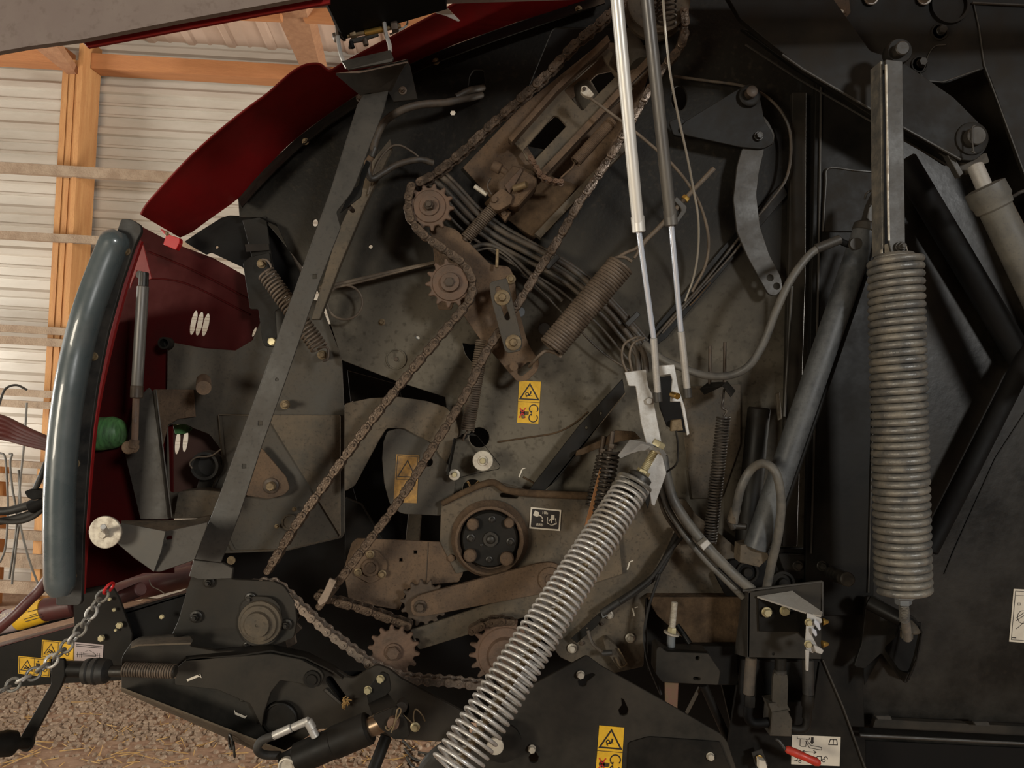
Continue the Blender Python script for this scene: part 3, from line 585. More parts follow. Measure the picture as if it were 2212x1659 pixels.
t.add('bolt', g_rod(P(229, 1149, 1.61), P(223, 1138, 1.56), R(6, 1.6), 14), galv); t.add('nut', g_hex(P(227, 1153, 1.61), Vector((0, -1, 0)), R(9, 1.6), R(12, 1.6)), pale)
# ================================================================ CENTRE: SIDE WALL OF THE BALE CHAMBER
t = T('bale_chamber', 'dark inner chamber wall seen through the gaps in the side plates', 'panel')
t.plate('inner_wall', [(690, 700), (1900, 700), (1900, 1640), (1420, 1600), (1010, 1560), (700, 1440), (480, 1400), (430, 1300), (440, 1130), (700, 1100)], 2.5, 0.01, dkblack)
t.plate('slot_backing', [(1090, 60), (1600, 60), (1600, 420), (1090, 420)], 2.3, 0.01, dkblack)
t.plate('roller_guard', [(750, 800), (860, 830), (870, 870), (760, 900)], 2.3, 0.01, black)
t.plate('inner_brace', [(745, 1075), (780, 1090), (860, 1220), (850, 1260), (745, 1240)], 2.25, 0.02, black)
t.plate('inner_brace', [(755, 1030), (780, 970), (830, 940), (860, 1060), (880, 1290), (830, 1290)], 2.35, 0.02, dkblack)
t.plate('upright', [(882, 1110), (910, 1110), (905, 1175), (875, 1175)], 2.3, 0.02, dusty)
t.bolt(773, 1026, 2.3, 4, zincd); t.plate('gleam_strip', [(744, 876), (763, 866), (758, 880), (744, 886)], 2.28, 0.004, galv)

t = T('side_plate', 'large black dust-streaked side plate that carries chains, hoses and springs', 'plate')
main = [(514, 428), (545, 392), (590, 345), (640, 298), (700, 252), (750, 218), (790, 193), (830, 168), (870, 145), (900, 130), (940, 112), (980, 97), (1020, 82), (1075, 62), (1150, 36), (1300, -14), (1350, -60), (1790, -60), (1772, 200), (1745, 1190), (1560, 1235), (1000, 1190), (958, 1100), (975, 1000), (962, 858), (864, 826), (738, 778), (700, 655), (664, 590), (600, 510), (565, 469), (517, 470)]
holes = [circ(978, 243, 6.3, n=6), circ(800.5, 532.5, 4.3), circ(680.5, 481, 6, 8), circ(1035, 945, 22), circ(1021, 1057, 22), circ(1467, 212, 17, 27), fillet([(998, 740), (1015, 744), (1045, 742), (1040, 785), (1018, 782), (1005, 765)], 5),
         fillet([(1195, 60), (1330, 60), (1395, 160), (1290, 250), (1215, 330), (1110, 310), (1105, 280)], 10), fillet([(1024, 150), (1045, 150), (1048, 182), (1012, 188), (1014, 165)], 5), circ(902, 729, 5, 3.5, 10, 30)]
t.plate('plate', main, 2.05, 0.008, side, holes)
rim = [(514, 430), (545, 394), (590, 347), (640, 300), (700, 254), (750, 220), (790, 195), (830, 170), (870, 147), (900, 132), (940, 114), (980, 99), (1020, 84), (1075, 64), (1150, 38), (1300, -12)]
t.add('rim_flange', g_sheet([P(x, y, 2.04) for x, y in rim], [P(x + 8, y + 18, 1.99) for x, y in rim], 0.004), black)
t.add('weld_line', g_tube([P(x + 8, y + 19, 2.0) for x, y in rim], 0.0015, 5), bar)
for x, y in ((660, 306), (942, 133), (1250, 20)): t.bolt(x, y, 2.0, 5, zincd, stud=1.0)
t.plate('back_of_slot', [(1005, 135), (1055, 135), (1058, 200), (1005, 205)], 2.12, 0.004, dkblack)
for x, y, r in ((1123, 674, 11), (1176, 711, 13)): t.disc('hole_plug', x, y, 2.05, [(0, r), (1.5, r), (2.5, r * .9)], plug)
t.disc('round_stamping', 856, 776, 2.05, [(0, 22), (3, 22), (3, 20), (1, 19)], side); t.disc('stamping_centre', 856, 776, 2.05, [(0, 5), (3, 4)], bolt)
for x, y, s in ((825, 696, 5), (1130, 900, 4), (1017, 549, 2)): t.bolt(x, y, 2.05, s, zincd)
t.bolt(1183, 570, 2.05, 3, zincd)
t.plate('round_hole_edge', circ(902, 729, 5.5, 4, 12, 30), 2.056, 0.001, galv)
q = Q((1121.5, 822), (1168.5, 824.5), (1163, 915.5), (1117, 913)); hazard_decal(t, q, 2.048, yel)
t.add('straw_heap', Geo().join(g_tube([P(1005, 1070, 2.12), P(1040, 1035, 2.12)], 0.004, 6)).join(g_tube([P(1012, 1072, 2.11), P(1042, 1045, 2.13)], 0.004, 6)).join(g_tube([P(1010, 1040, 2.13), P(1028, 1072, 2.1)], 0.003, 6)), straw)
for pts in ([(1075, 955), (1140, 945), (1200, 935), (1240, 915), (1270, 890)], [(1130, 1030), (1160, 1050), (1170, 1080)]):
    t.tube('dirt_ridge', [(a, b, 2.049) for a, b in pts], 2.0, caked)

t = T('arch_plate', 'dusty arched plate under the left chain strand', 'plate')
t.plate('plate', [(744, 872), (800, 860), (860, 857), (920, 866), (965, 880), (985, 905), (992, 935), (965, 1000, 2), (950, 985), (935, 958), (905, 943), (872, 925), (835, 925), (820, 948), (795, 995), (765, 1050), (744, 1062)], 2.0, 0.008, dusty, r=6)
t = T('chain_guard_plate', 'grey guard plate with a dirt-speckled orange warning decal behind the right chain strand', 'plate')
t.plate('plate', [(836, 932), (872, 922), (912, 944), (950, 970), (985, 1040), (975, 1100), (950, 1114), (865, 1110, 14), (842, 1090, 10), (830, 1045), (825, 990), (828, 955)], 2.012, 0.006, grey, [circ(925, 998, 10)], r=4)
dq = Q((856, 981), (906, 984), (900, 1087), (850, 1085)); d_ = t.plate('warning_decal', dq.L([(0, 0), (1, 0), (1, 1), (0, 1)]), 2.01, 0.0012, yeld, bev=0)
g = g_line(dq.L([(.06, .03), (.94, .03), (.94, .52), (.06, .52)]), 2.0093, 1, closed=True); g.join(g_line(dq.L([(.5, .12), (.88, .46), (.12, .46)]), 2.0093, 2, closed=True)); g.join(g_line(dq.L([(.3, .7), (.75, .7)]), 2.0093, 3)); g.join(pl(circ(*dq(.7, .7), 5, n=12), 2.0093)); t.add('pictogram', g, ink, d_)
t = T('spring_anchor_bracket', 'dark triangular bracket holding two pale yellow washers near the small straight spring', 'bracket')
t.plate('plate', [(984, 948), (1020, 934), (1032, 942), (1081, 1006), (1078, 1014), (1035, 1022), (978, 1036, 8), (967, 1025)], 1.985, 0.006, black, [circ(1002, 943, 7, 5, 12)], r=4)
t.add('folded_edge', g_sheet([P(984, 948, 1.984), P(968, 1028, 1.984)], [P(980, 946, 1.95), P(964, 1026, 1.95)], 0.003, Vector((1, 0, 0))), black)
t.disc('large_washer', 1043, 995, 1.98, [(0, 22), (3, 22), (4, 21), (4, 11), (7, 10), (7, 6)], pale); t.bolt(1043, 995, 1.975, 7, zinc, washer=1.0)
t.disc('small_washer', 982, 1025, 1.98, [(0, 12), (5, 12), (6, 10)], pale); t.bolt(982, 1025, 1.973, 6, zinc, washer=1.0)
t = T('tension_spring', 'small straight coil spring hanging between the two chain strands above the anchor bracket', 'spring', 'coil springs of the machine')
t.coil('coil', (1043, 735, 1.96), (1010, 930, 1.97), 13, 2.2, 40, sprb); t.tube('hook', [(1010, 930, 1.97), (1003, 942, 1.97), (1000, 952, 1.98)], 2.2, sprb)

# ---------------------------------------------------------------- gearbox plate and hub
t = T('gearbox_plate', 'dirt-caked brown gearbox plate around the big round hub', 'plate')
t.plate('plate', [(952, 1110), (955, 1085), (1000, 1068), (1040, 1046), (1062, 1038), (1110, 1050), (1150, 1062), (1290, 1068), (1330, 1090), (1345, 1240), (1190, 1290), (1130, 1290), (1020, 1230), (985, 1240), (950, 1170)], 1.99, 0.01, dusty, [slot(1085, 1070, 1115, 1072, 10)], r=3)
t.add('dirt_ledge', g_tube(catmull([P(955, 1088, 1.985), P(1010, 1060, 1.975), P(1062, 1042, 1.975), P(1100, 1060, 1.975), P(1190, 1068, 1.975), P(1320, 1072, 1.975)], 6), [0.008, 0.016, 0.015, 0.012, 0.013, 0.011], 10), caked)
q = Q((1146.5, 1095.5), (1212.5, 1101.5), (1209.5, 1147), (1143, 1141.5))
dec = t.plate('oil_interval_decal', q.L([(0, 0), (1, 0), (1, 1), (0, 1)]), 1.986, 0.0012, whit, bev=0)
t.add('black_field', pl(fillet(q.L([(.05, .07), (.95, .07), (.95, .93), (.05, .93)]), 3), 1.9854), ink, dec)
e = 1.9848; g = Geo()
g.join(pl(q.L([(.15, .13), (.27, .2), (.3, .33), (.27, .4), (.2, .42), (.09, .36)]), e)); g.join(g_line(q.L([(.28, .34), (.36, .38), (.4, .45), (.41, .52)]), e, 2)); g.join(pl(circ(*q(.41, .6), 1.7, 2.4, 8), e))
for u in (.26, .33, .4): g.join(g_line(circ(*q(u, .79), 2.6, n=10), e, .8, closed=True)); g.join(pl(circ(*q(u, .79), 1.2, n=6), e))
g.join(pl(q.L([(.69, .27), (.79, .28), (.8, .5), (.73, .5), (.73, .66), (.7, .66), (.68, .52), (.63, .6), (.61, .56), (.67, .46)]), e)); g.join(g_line(q.L([(.57, .4), (.57, .67), (.71, .78), (.87, .68), (.83, .42)]), e, 1.6)); g.join(g_line(q.L([(.64, .72), (.72, .76), (.84, .66)]), e, 1.4))
g.join(text_geo(q, '10h', .37, .27, .2, e)); t.add('pictogram', g, whit, dec)
t = T('round_hub', 'large round gearbox hub with a black bolted face', 'hub')
t.disc('housing_ring', 1058, 1163, 1.985, [(0, 84), (8, 80), (14, 76), (26, 73), (28, 68), (20, 65), (6, 64)], brown)
t.disc('face_plate', 1058, 1163, 1.975, [(0, 63), (10, 60), (14, 57), (14, 54)], black)
t.disc('centre_cap', 1060, 1165, 1.955, [(0, 17), (3, 16), (3, 10), (6, 9), (8, 6)], blackbolt)
for x, y, s in ((1022, 1131, 13), (1016, 1198, 14), (1095, 1205, 15), (1100, 1128, 11)): t.disc('roller_boss', x, y, 1.957, [(0, s), (12, s), (15, s * .8), (15, s * .3)], brown)
for x, y, s in ((1063, 1122, 5), (1017, 1162, 6), (1103, 1170, 6), (1057, 1209, 5), (1040, 1178, 2)): t.bolt(x, y, 1.957, s, blackbolt)
t = T('bearing_plate', 'brown dusty bearing plate with two square holes left of the hub', 'plate')
t.plate('plate', [(760, 1172), (770, 1163), (985, 1172), (1000, 1240), (990, 1258), (930, 1262), (880, 1272), (862, 1318), (790, 1305), (752, 1292), (742, 1230)], 1.995, 0.008, brown, [sq(897, 1193, 3.5), sq(866, 1210, 3.5)], r=4)
t.plate('raised_flange', [(775, 1190), (815, 1188), (838, 1215), (832, 1245), (800, 1262), (768, 1245), (762, 1225)], 1.987, 0.006, brown, r=8)
t.disc('bearing_cap', 801, 1225, 1.983, [(0, 20), (8, 18), (8, 13), (4, 11), (4, 5)], brown)
for x, y in ((800, 1197), (774, 1236), (826, 1240)): t.bolt(x, y, 1.982, 6, zincd)
t.bolt(975, 1205, 1.99, 8, brown, washer=1.0, h=0.3)
t.add('seam', g_tube([P(925, 1172, 1.994), P(920, 1262, 1.994)], 0.0012, 5), bolt)
t = T('lower_side_plate', 'brown lower side plate behind the long diagonal spring', 'plate')
t.plate('plate', [(1290, 1078), (1480, 1078), (1502, 1110), (1600, 1190), (1605, 1290), (1500, 1305), (1395, 1290), (1390, 1440), (1300, 1460), (1210, 1420), (1130, 1310), (1190, 1280), (1335, 1240)], 2.01, 0.006, dusty, r=6)
for x, y, s in ((1316, 1328, 6), (1300, 1347, 3), (1361, 1378, 7), (1236, 1400, 7), (1257, 1390, 3)): t.bolt(x, y, 2.005, s, pale if s > 3 else bolt)
for (x, y, a) in ((1125, 1022, 35), (1358, 1222, 25), (1368, 1322, -20)):
    g = g_line([(x - 7 * math.sin(math.radians(a)), y + 9), (x + 5 * math.sin(math.radians(a)), y - 8)], 2.009 if y > 1100 else 2.0475, 3.2); g.join(g_line([(x + 3, y - 9), (x + 10, y - 11)], 2.009 if y > 1100 else 2.0475, 2)); t.add('grease_decal', g, whit)
t.plate('shelf_plate', [(1400, 1290), (1600, 1290), (1605, 1400), (1500, 1400), (1420, 1330)], 1.97, 0.05, caked, r=4)
t.plate('back_step', [(1600, 1185), (1600, 1400), (1480, 1450), (1400, 1450), (1395, 1290)], 2.08, 0.006, black)

# ---------------------------------------------------------------- sprockets and chains
def sprocket(t, x, y, r, n, d, m, th=0.012, rot=0.0, bore=None):
    pts = []; tip = r; root = r * 0.8
    for k in range(n):
        for a, q_ in ((-.5, root), (-.28, root * 1.01), (-.12, tip * .97), (0, tip), (.12, tip * .97), (.28, root * 1.01)):
            th_ = 2 * math.pi * (k + a + rot) / n; pts.append((x + q_ * math.cos(th_), y + q_ * math.sin(th_)))
    return t.plate('toothed_wheel', pts, d - th / 2, th, m, r=2.5, bev=0.002)
CD = 1.9
t = T('sprocket', 'brown toothed sprocket at the head of the tensioner arm, chain bending round its left', 'sprocket', 'chain sprockets')
sprocket(t, 930, 447, 52, 13, CD, sprk, rot=.1); t.disc('hub', 928, 446, CD - .006, [(0, 36), (3, 34), (4, 22), (8, 21), (8, 17)], sprk); t.bolt(928, 445, CD - .013, 11, bolt, washer=1.0, stud=.6)
t = T('sprocket', 'second brown sprocket below it with a thick round hub, chain bending round its right', 'sprocket', 'chain sprockets')
sprocket(t, 972, 611, 54, 13, CD, sprk, rot=.4); t.disc('hub', 973, 611, CD - .006, [(0, 40), (4, 38), (6, 22), (16, 20), (17, 14)], sprk); t.bolt(971, 610, CD - .022, 11, bolt, washer=1.2, h=.5)
t = T('sprocket', 'brown sprocket with a big hexagonal bolt at the bottom centre', 'sprocket', 'chain sprockets')
sprocket(t, 850, 1407, 57, 14, CD, sprk, rot=.3); t.bolt(850, 1408, CD - .008, 15, sprk, washer=1.25, h=.6)
t = T('sprocket', 'dark sprocket half hidden behind the pale rounded arm end', 'sprocket', 'chain sprockets')
sprocket(t, 915, 1303, 52, 14, 1.95, bolt, rot=.2)
t = T('sprocket', 'large brown sprocket partly behind the long diagonal spring', 'sprocket', 'chain sprockets')
sprocket(t, 1090, 1412, 78, 19, CD, sprk, rot=.3); t.disc('hub', 1092, 1414, CD - .006, [(0, 60), (3, 58), (4, 40), (14, 36)], sprk)
def figure8(p, w, th, y0, waist=.72):
    """one chain side plate in the XZ plane, pins at 0 and p"""
    pts = []; n = 8
    for k in range(n + 1): a = math.pi / 2 + math.pi * k / n; pts.append((w * math.cos(a), w * math.sin(a)))
    pts.append((p / 2, -w * waist))
    for k in range(n + 1): a = -math.pi / 2 + math.pi * k / n; pts.append((p + w * math.cos(a), w * math.sin(a)))
    pts.append((p / 2, w * waist)); m = len(pts)
    b = th * .3; g = Geo(); L = []
    for (yy, s) in ((y0, .9), (y0 + b, 1), (y0 + th - b, 1), (y0 + th, .9)):
        L += [Vector((p / 2 + (x - p / 2) * (1 - (1 - s) * .5), yy, z * s)) for x, z in pts]
    fs = [tuple(range(m)), tuple(range(4 * m - 1, 3 * m - 1, -1))]
    for i in range(3):
        for k in range(m): k2 = (k + 1) % m; fs.append((i * m + k, (i + 1) * m + k, (i + 1) * m + k2, i * m + k2))
    return g.add(L, fs)
LM = {}
def link_mesh(p, m, outer):
    k = (round(p, 5), m.name, outer)
    if k not in LM:
        flat = m.name.startswith('oily'); w = p * (.41 if flat else .42); ws = .9 if flat else .68; g = Geo()
        if outer:
            for y in (-.0165, .0130): g.join(figure8(p, w, .0035, y, ws))
            for x in (0, p): g.join(g_rod(Vector((x, -.0195, 0)), Vector((x, .0195, 0)), p * .15, 10))
        else:
            for y in (-.0125, .0090): g.join(figure8(p, w * (.8 if flat else .97), .0035, y, ws))
            for x in (0, p): g.join(g_rod(Vector((x, -.009, 0)), Vector((x, .009, 0)), p * .3, 14))
        LM[k] = mesh_of('chain_link', g, m, Vector())
    return LM[k]
def chain(t, pts, d, pitch, m, limit=200, phase=0):
    q = catmull([P(x, y, d) for x, y in pts], 16); step = R(pitch, d); out = [q[0]]; i = 1
    while True:
        while i < len(q) and (q[i] - out[-1]).length < step: i += 1
        if i >= len(q): break
        a, b, c = q[i - 1], q[i], out[-1]; lo, hi = 0.0, 1.0
        for _ in range(20):
            mm = (lo + hi) / 2
            if (a.lerp(b, mm) - c).length < step: lo = mm
            else: hi = mm
        out.append(a.lerp(b, hi))
    rest = Geo()
    for k in range(len(out) - 1):
        v = out[k + 1] - out[k]; ang = math.atan2(-v.z, v.x); outer = (k + phase) % 2 == 0
        mw = Matrix.Translation(out[k]) @ Matrix.Rotation(ang, 4, 'Y')
        t.count = getattr(t, 'count', 0)
        if t.count < limit: t.add('outer_link' if outer else 'inner_link', None, m, mw=mw, me=link_mesh(step, m, outer)); t.count += 1
        else: rest.add([mw @ v_.co for v_ in link_mesh(step, m, outer).vertices], [tuple(p_.vertices) for p_ in link_mesh(step, m, outer).polygons])
    return rest
t = T('drive_chain', 'long dusty drive chain in two crossing strands over the side plate', 'chain')
chain(t, [(890, 405), (882, 440), (888, 475), (915, 508), (960, 540), (998, 568), (1019, 600), (1020, 635), (1000, 668), (950, 728), (880, 812), (800, 913), (700, 1050), (640, 1135), (575, 1240)], CD, 23.5, chainm, 98)
chain(t, [(1250, 440), (1200, 528), (1160, 590), (1122, 652), (1075, 722), (1048, 765), (1000, 862), (930, 975), (870, 1070), (800, 1165), (740, 1245), (690, 1310)], CD, 23.5, chainm, 98)
rest = chain(t, [(1345, 5), (1290, 58), (1240, 100), (1180, 165), (1100, 238), (1050, 283), (1000, 330), (940, 378), (893, 404)], CD, 23.5, chainm, 0)
rest.join(chain(t, [(1475, 30), (1478, 70), (1465, 110), (1430, 150), (1400, 200), (1365, 260), (1330, 320), (1290, 382), (1252, 438)], CD + .04, 23.5, chainm, 0))
t.add('upper_links', rest, chainm, kind='stuff', label='dim upper run of the chain')
t = T('lower_roller_chain', 'clean-pinned roller chain sloping down from the drive housing to the bottom sprocket', 'chain')
chain(t, [(545, 1262), (575, 1258), (600, 1264), (640, 1300), (700, 1355), (760, 1402), (800, 1432), (840, 1452), (870, 1462), (920, 1468), (980, 1472), (1070, 1484)], 1.88, 22.5, chainb, 99)
t = T('short_roller_chain', 'dark short run of roller chain between bearing plate and pale arm', 'chain')
chain(t, [(690, 1285), (730, 1298), (780, 1312), (830, 1330), (885, 1350)], 1.93, 22.5, chainm, 99)
t = T('sprocket_chain', 'chain wrapped over the top of the large sprocket behind the diagonal spring', 'chain')
chain(t, [(1020, 1360), (1050, 1345), (1085, 1340), (1120, 1345)], 1.885, 22.5, chainm, 99)
t = T('chain_end_tab', 'bent bright tab at the lower end of the right chain strand', 'tab')
t.plate('tab', [(712, 1248), (727, 1255), (706, 1300), (690, 1310), (685, 1300), (700, 1275)], 1.86, 0.006, chainb, r=3)

# ---------------------------------------------------------------- tensioner
t = T('tensioner_arm', 'wide brown dusty tensioner arm running diagonally under both sprockets', 'arm')
t.plate('arm', [(925, 492), (950, 485), (985, 495), (1060, 572), (1100, 575), (1112, 600), (1118, 660), (1140, 740), (1165, 780, 8), (1162, 800, 8), (1140, 822, 8), (1118, 825, 6), (1035, 730), (1000, 680), (975, 600), (945, 545)], 1.945, 0.012, brown, [slot(1126, 804, 1143, 790, 16)], r=10)
t.plate('slot_lobe', [(935, 530), (960, 555), (985, 640), (975, 670), (945, 668), (942, 600)], 1.96, 0.006, brown, r=6)
t.rod('threaded_stud', (1075, 538, 1.92), (1073, 578, 1.92), 3.6, zincd)
for x, y in ((1104, 603, ), ): t.bolt(x, y, 1.94, 7, zincd)
t.disc('spring_eye', 1110, 792, 1.93, [(0, 9), (8, 9)], brown)
t = T('slotted_link', 'grey slotted link plate held by two brassy flange bolts', 'link')
t.plate('plate', [(1056, 610, 8), (1095, 600, 6), (1128, 735), (1126, 758, 16), (1092, 764, 12), (1062, 650)], 1.862, 0.008, grey, [slot(1076, 624, 1096, 686, 11)], r=8)
for x, y in ((1085, 643), (1109, 740)):
    t.disc('flange', x, y, 1.862, [(0, 17), (3, 17), (5, 13), (5, 5)], zincd); t.bolt(x, y, 1.856, 9, zincd, washer=1.0, name='flange_bolt')
t = T('tension_spring', 'fat brown coil spring stretched from the tensioner arm up to the threaded hook rod', 'spring', 'coil springs of the machine')
t.coil('coil', (1341, 573, 1.86), (1190, 752, 1.86), 27, 3.6, 34, sprb)
t.tube('hook', [(1334, 556, 1.86), (1352, 546, 1.86), (1372, 538, 1.86), (1382, 530, 1.86), (1378, 545, 1.86), (1370, 558, 1.86)], 3.6, sprb); t.tube('hook', [(1198, 762, 1.86), (1180, 758, 1.86), (1165, 768, 1.86), (1152, 782, 1.88), (1143, 792, 1.92)], 3.6, sprb)
t.add('hook_bend', g_tube(catmull([P(1365, 565, 1.86), P(1350, 556, 1.86), P(1334, 556, 1.86), P(1318, 562, 1.86)], 6), R(3.6, 1.86), 8), sprb)
t = T('hook_rod', 'pale threaded hook rod with brass nut crossing behind the gas struts', 'rod')
t.tube('rod', [(1382, 545, 1.87), (1392, 523, 1.87), (1420, 495, 1.87), (1460, 452, 1.87), (1500, 408, 1.87), (1542, 364, 1.87)], 5.2, cable, n=4)
t.add('brass_nut', g_hex(P(1478, 432, 1.87), P(1542, 364, 1.87) - P(1478, 432, 1.87), R(9, 1.87), R(9, 1.87)), brass)
t.plate('yoke', [(1462, 424), (1472, 434), (1484, 446), (1482, 458), (1460, 488), (1455, 482), (1472, 455), (1470, 448), (1455, 432)], 1.86, 0.03, bar, r=3)

# ---------------------------------------------------------------- carriage, screw, yoke (upper middle)
t = T('slide_carriage', 'brown cast slide carriage with rails and windows running up to the top pulley', 'carriage')
t.plate('backing', [(1000, 362), (1120, 235), (1300, 90), (1420, 100), (1350, 330), (1150, 520), (1130, 505)], 2.035, 0.006, brown, [fillet([(1135, 310), (1210, 240), (1290, 160), (1340, 150), (1330, 215), (1215, 340), (1170, 365)], 6)])
t.plate('casting', [(1098, 300), (1130, 262), (1185, 222), (1205, 185), (1300, 95), (1325, 115), (1315, 140), (1370, 190), (1285, 265), (1175, 378), (1152, 355), (1125, 322)], 2.0, 0.012, dusty, [fillet([(1195, 250), (1205, 250), (1224, 272), (1155, 345), (1138, 345), (1130, 325)], 4), fillet([(1218, 195), (1245, 170), (1300, 120), (1330, 165), (1280, 215), (1258, 240)], 5)], r=4)
t.add('upper_rail', g_sheet([P(1098, 298, 1.96), P(1200, 185, 1.96), P(1312, 75, 1.96)], [P(1106, 306, 1.96), P(1206, 194, 1.96), P(1318, 88, 1.96)], 0.04), brown)
t.add('lower_rail', g_sheet([P(1165, 372, 1.96), P(1290, 240, 1.96), P(1408, 112, 1.96)], [P(1174, 382, 1.96), P(1298, 250, 1.96), P(1416, 124, 1.96)], 0.04), brown)
t.add('outer_channel', g_sheet([P(1155, 505, 1.99), P(1255, 400, 1.99), P(1350, 300, 1.99)], [P(1168, 514, 1.99), P(1270, 405, 1.99), P(1358, 318, 1.99)], 0.03), dusty)
t.add('cross_tube', g_rod(P(1255, 190, 2.06), P(1282, 240, 2.03), R(26, 2.05), 20), grey); t.add('cross_tube', g_rod(P(1350, 80, 2.08), P(1382, 142, 2.03), R(26, 2.05), 20), grey)
t.plate('lower_field', [(1045, 440), (1120, 360), (1190, 380), (1250, 400), (1160, 512), (1145, 508)], 2.022, 0.006, caked, r=4)
t = T('yoke_block', 'rusty cast yoke block with clamping bolts on the screw spindle', 'block')
t.add('casting', g_plate([(1076, 392), (1108, 356), (1128, 362), (1160, 384), (1160, 398), (1120, 445), (1108, 446), (1090, 440), (1078, 415)], 1.93, 0.07, bev=.004, r=5), brown)
t.plate('jaw', [(1090, 400), (1125, 362), (1130, 368), (1100, 420)], 1.925, 0.01, sprk, r=2)
t.plate('lug', [(1062, 424), (1085, 405), (1108, 424), (1104, 440), (1078, 455), (1066, 452), (1056, 440)], 1.92, 0.03, brown, r=5); t.disc('lug_pin', 1068, 432, 1.92, [(0, 7), (6, 6)], brown)
t.rod('clamp_bolt', (1064, 356, 1.94), (1082, 366, 1.94), 12, brown); t.rod('bolt_shank', (1080, 364, 1.94), (1096, 374, 1.94), 7, brown)
t.add('yoke_bolt', g_rod(P(1110, 408, 1.92), P(1138, 398, 1.9), R(8, 1.9), 14), zincd)
t.tube('spring_clip', [(1060, 384, 1.95), (1053, 398, 1.95), (1055, 408, 1.95), (1062, 420, 1.95)], 2, bolt)
t.rod('grease_nipple', (1025, 402, 1.97), (1052, 421, 1.97), 5, pale); t.plate('foot_block', [(1074, 458), (1092, 448), (1104, 458), (1092, 478)], 1.97, 0.03, brown, r=2); t.disc('foot_pin', 1088, 461, 1.97, [(0, 6), (4, 6)], brown)
t = T('screw_spindle', 'ribbed screw spindle running down-left from the yoke block', 'spindle')
t.add('core', g_rod(P(1068, 446, 1.95), P(1003, 520, 1.95), R(8, 1.95), 16), bolt); t.coil('thread', (1066, 450, 1.95), (1006, 516, 1.95), 12, 2.0, 20, sprb)
t = T('tension_spring', 'rusty close-wound spring lying along the slide carriage behind the left silver strut', 'spring', 'coil springs of the machine')
t.coil('coil', (1322, 262, 1.94), (1243, 350, 1.94), 11, 1.9, 36, brown); t.tube('hook', [(1243, 350, 1.94), (1236, 362, 1.95), (1225, 372, 1.95), (1200, 395, 1.96)], 2, brown)
t = T('leaf_chain', 'short rusty leaf chain from carriage window to the spring', 'chain')
chain(t, [(1146, 343), (1158, 362), (1170, 382), (1190, 392), (1215, 395)], 1.93, 13, sprk, 99)
t = T('top_pulley', 'large dusty pulley at the top edge behind the gas struts', 'pulley')
t.disc('sheave', 1414, 25, 2.0, [(0, 66), (10, 66), (14, 62), (20, 40), (34, 40), (38, 66), (46, 66), (48, 62), (46, 50)], dusty); t.disc('hub', 1414, 10, 1.95, [(0, 30), (14, 28), (14, 18), (20, 16)], bolt)
t.coil('hub_spring', (1440, -20, 1.9), (1440, 48, 1.9), 20, 2.5, 6, sprd)

# ---------------------------------------------------------------- hoses and cables of the centre
def hz(lab, runs, m=hose, cat='hose', name='hydraulic_hose', nm='hose'):
    t = T(name, lab, cat)
    for px_, pts in runs: t.tube(nm, pts, px_, m)
    return t
H = [(945, 372), (985, 412), (1030, 460), (1085, 500), (1140, 528), (1200, 560), (1260, 600), (1320, 655), (1360, 700), (1395, 742)]
t = T('hose_bundle', 'bundle of dusty hydraulic hoses running diagonally across the side plate', 'hoses')
for k, (ox, oy, r_, dd) in enumerate(((0, 0, 6.5, 1.985), (-10, 12, 6, 1.99), (-20, 22, 5, 2.0), (4, -10, 5, 1.995), (-32, 36, 3.2, 2.01))):
    t.tube('hose', [(x + ox, y + oy + (k * 1.5 if x > 1100 else 0), dd) for x, y in H], r_, hose)
for x, y in ((1195, 566), (1368, 690)): t.plate('cable_tie', [(x - 18, y + 8), (x + 8, y - 18), (x + 16, y - 10), (x - 10, y + 16)], 1.955, 0.02, rubber, r=2)
t.tube('hose', [(1310, 660, 2.0), (1350, 700, 2.0), (1375, 760, 2.0), (1380, 800, 2.0)], 7, hose); t.tube('hose', [(1330, 665, 1.99), (1370, 715, 1.99), (1392, 770, 1.99), (1396, 805, 1.99)], 7, hose)
hz('long looping grey-dusted hose from the bundle around to the middle hydraulic cylinder', [(8.5, [(1392, 742, 1.96), (1430, 775, 1.93), (1480, 797, 1.9), (1530, 812, 1.88), (1580, 810, 1.86), (1620, 788, 1.84), (1652, 735, 1.83), (1675, 675, 1.82), (1705, 610, 1.82), (1740, 560, 1.82), (1765, 538, 1.82), (1800, 521, 1.82)])], hosel)
hz('dusty hose curving from the diagonal bar to the clamp in the upper side plate', [(8, [(806, 330, 1.93), (812, 300, 1.93), (832, 262, 1.93), (868, 238, 1.93), (910, 226, 1.94), (960, 222, 1.96), (1005, 213, 1.99), (1040, 205, 2.03)]), (7, [(985, 210, 1.98), (1015, 195, 1.99), (1044, 190, 2.03)])])
hz('thick bent dusty hose ending in a grey elbow behind the diagonal bar', [(7, [(795, 350, 1.92), (797, 378, 1.92), (806, 386, 1.92), (830, 372, 1.93), (860, 355, 1.94), (905, 345, 1.95), (935, 352, 1.97)])])
t = T('hose_elbow', 'dusty grey hose elbow fitting beside the diagonal bar', 'fitting')
t.rod('collar', (810, 318, 1.93), (802, 340, 1.93), 8, bar); t.rod('ferrule', (803, 335, 1.93), (795, 352, 1.93), 7, brown); t.plate('elbow', [(786, 345), (800, 343), (802, 375), (806, 385), (796, 388), (788, 378)], 1.915, 0.02, brown, r=4)
hz('thin bent cable arching above the thick dusty hose', [(2.4, [(795, 420, 1.95), (812, 360, 1.95), (838, 322, 1.95), (862, 314, 1.95), (890, 328, 1.96), (908, 343, 1.97)])], cable, 'cable', 'bent_cable', 'cable')
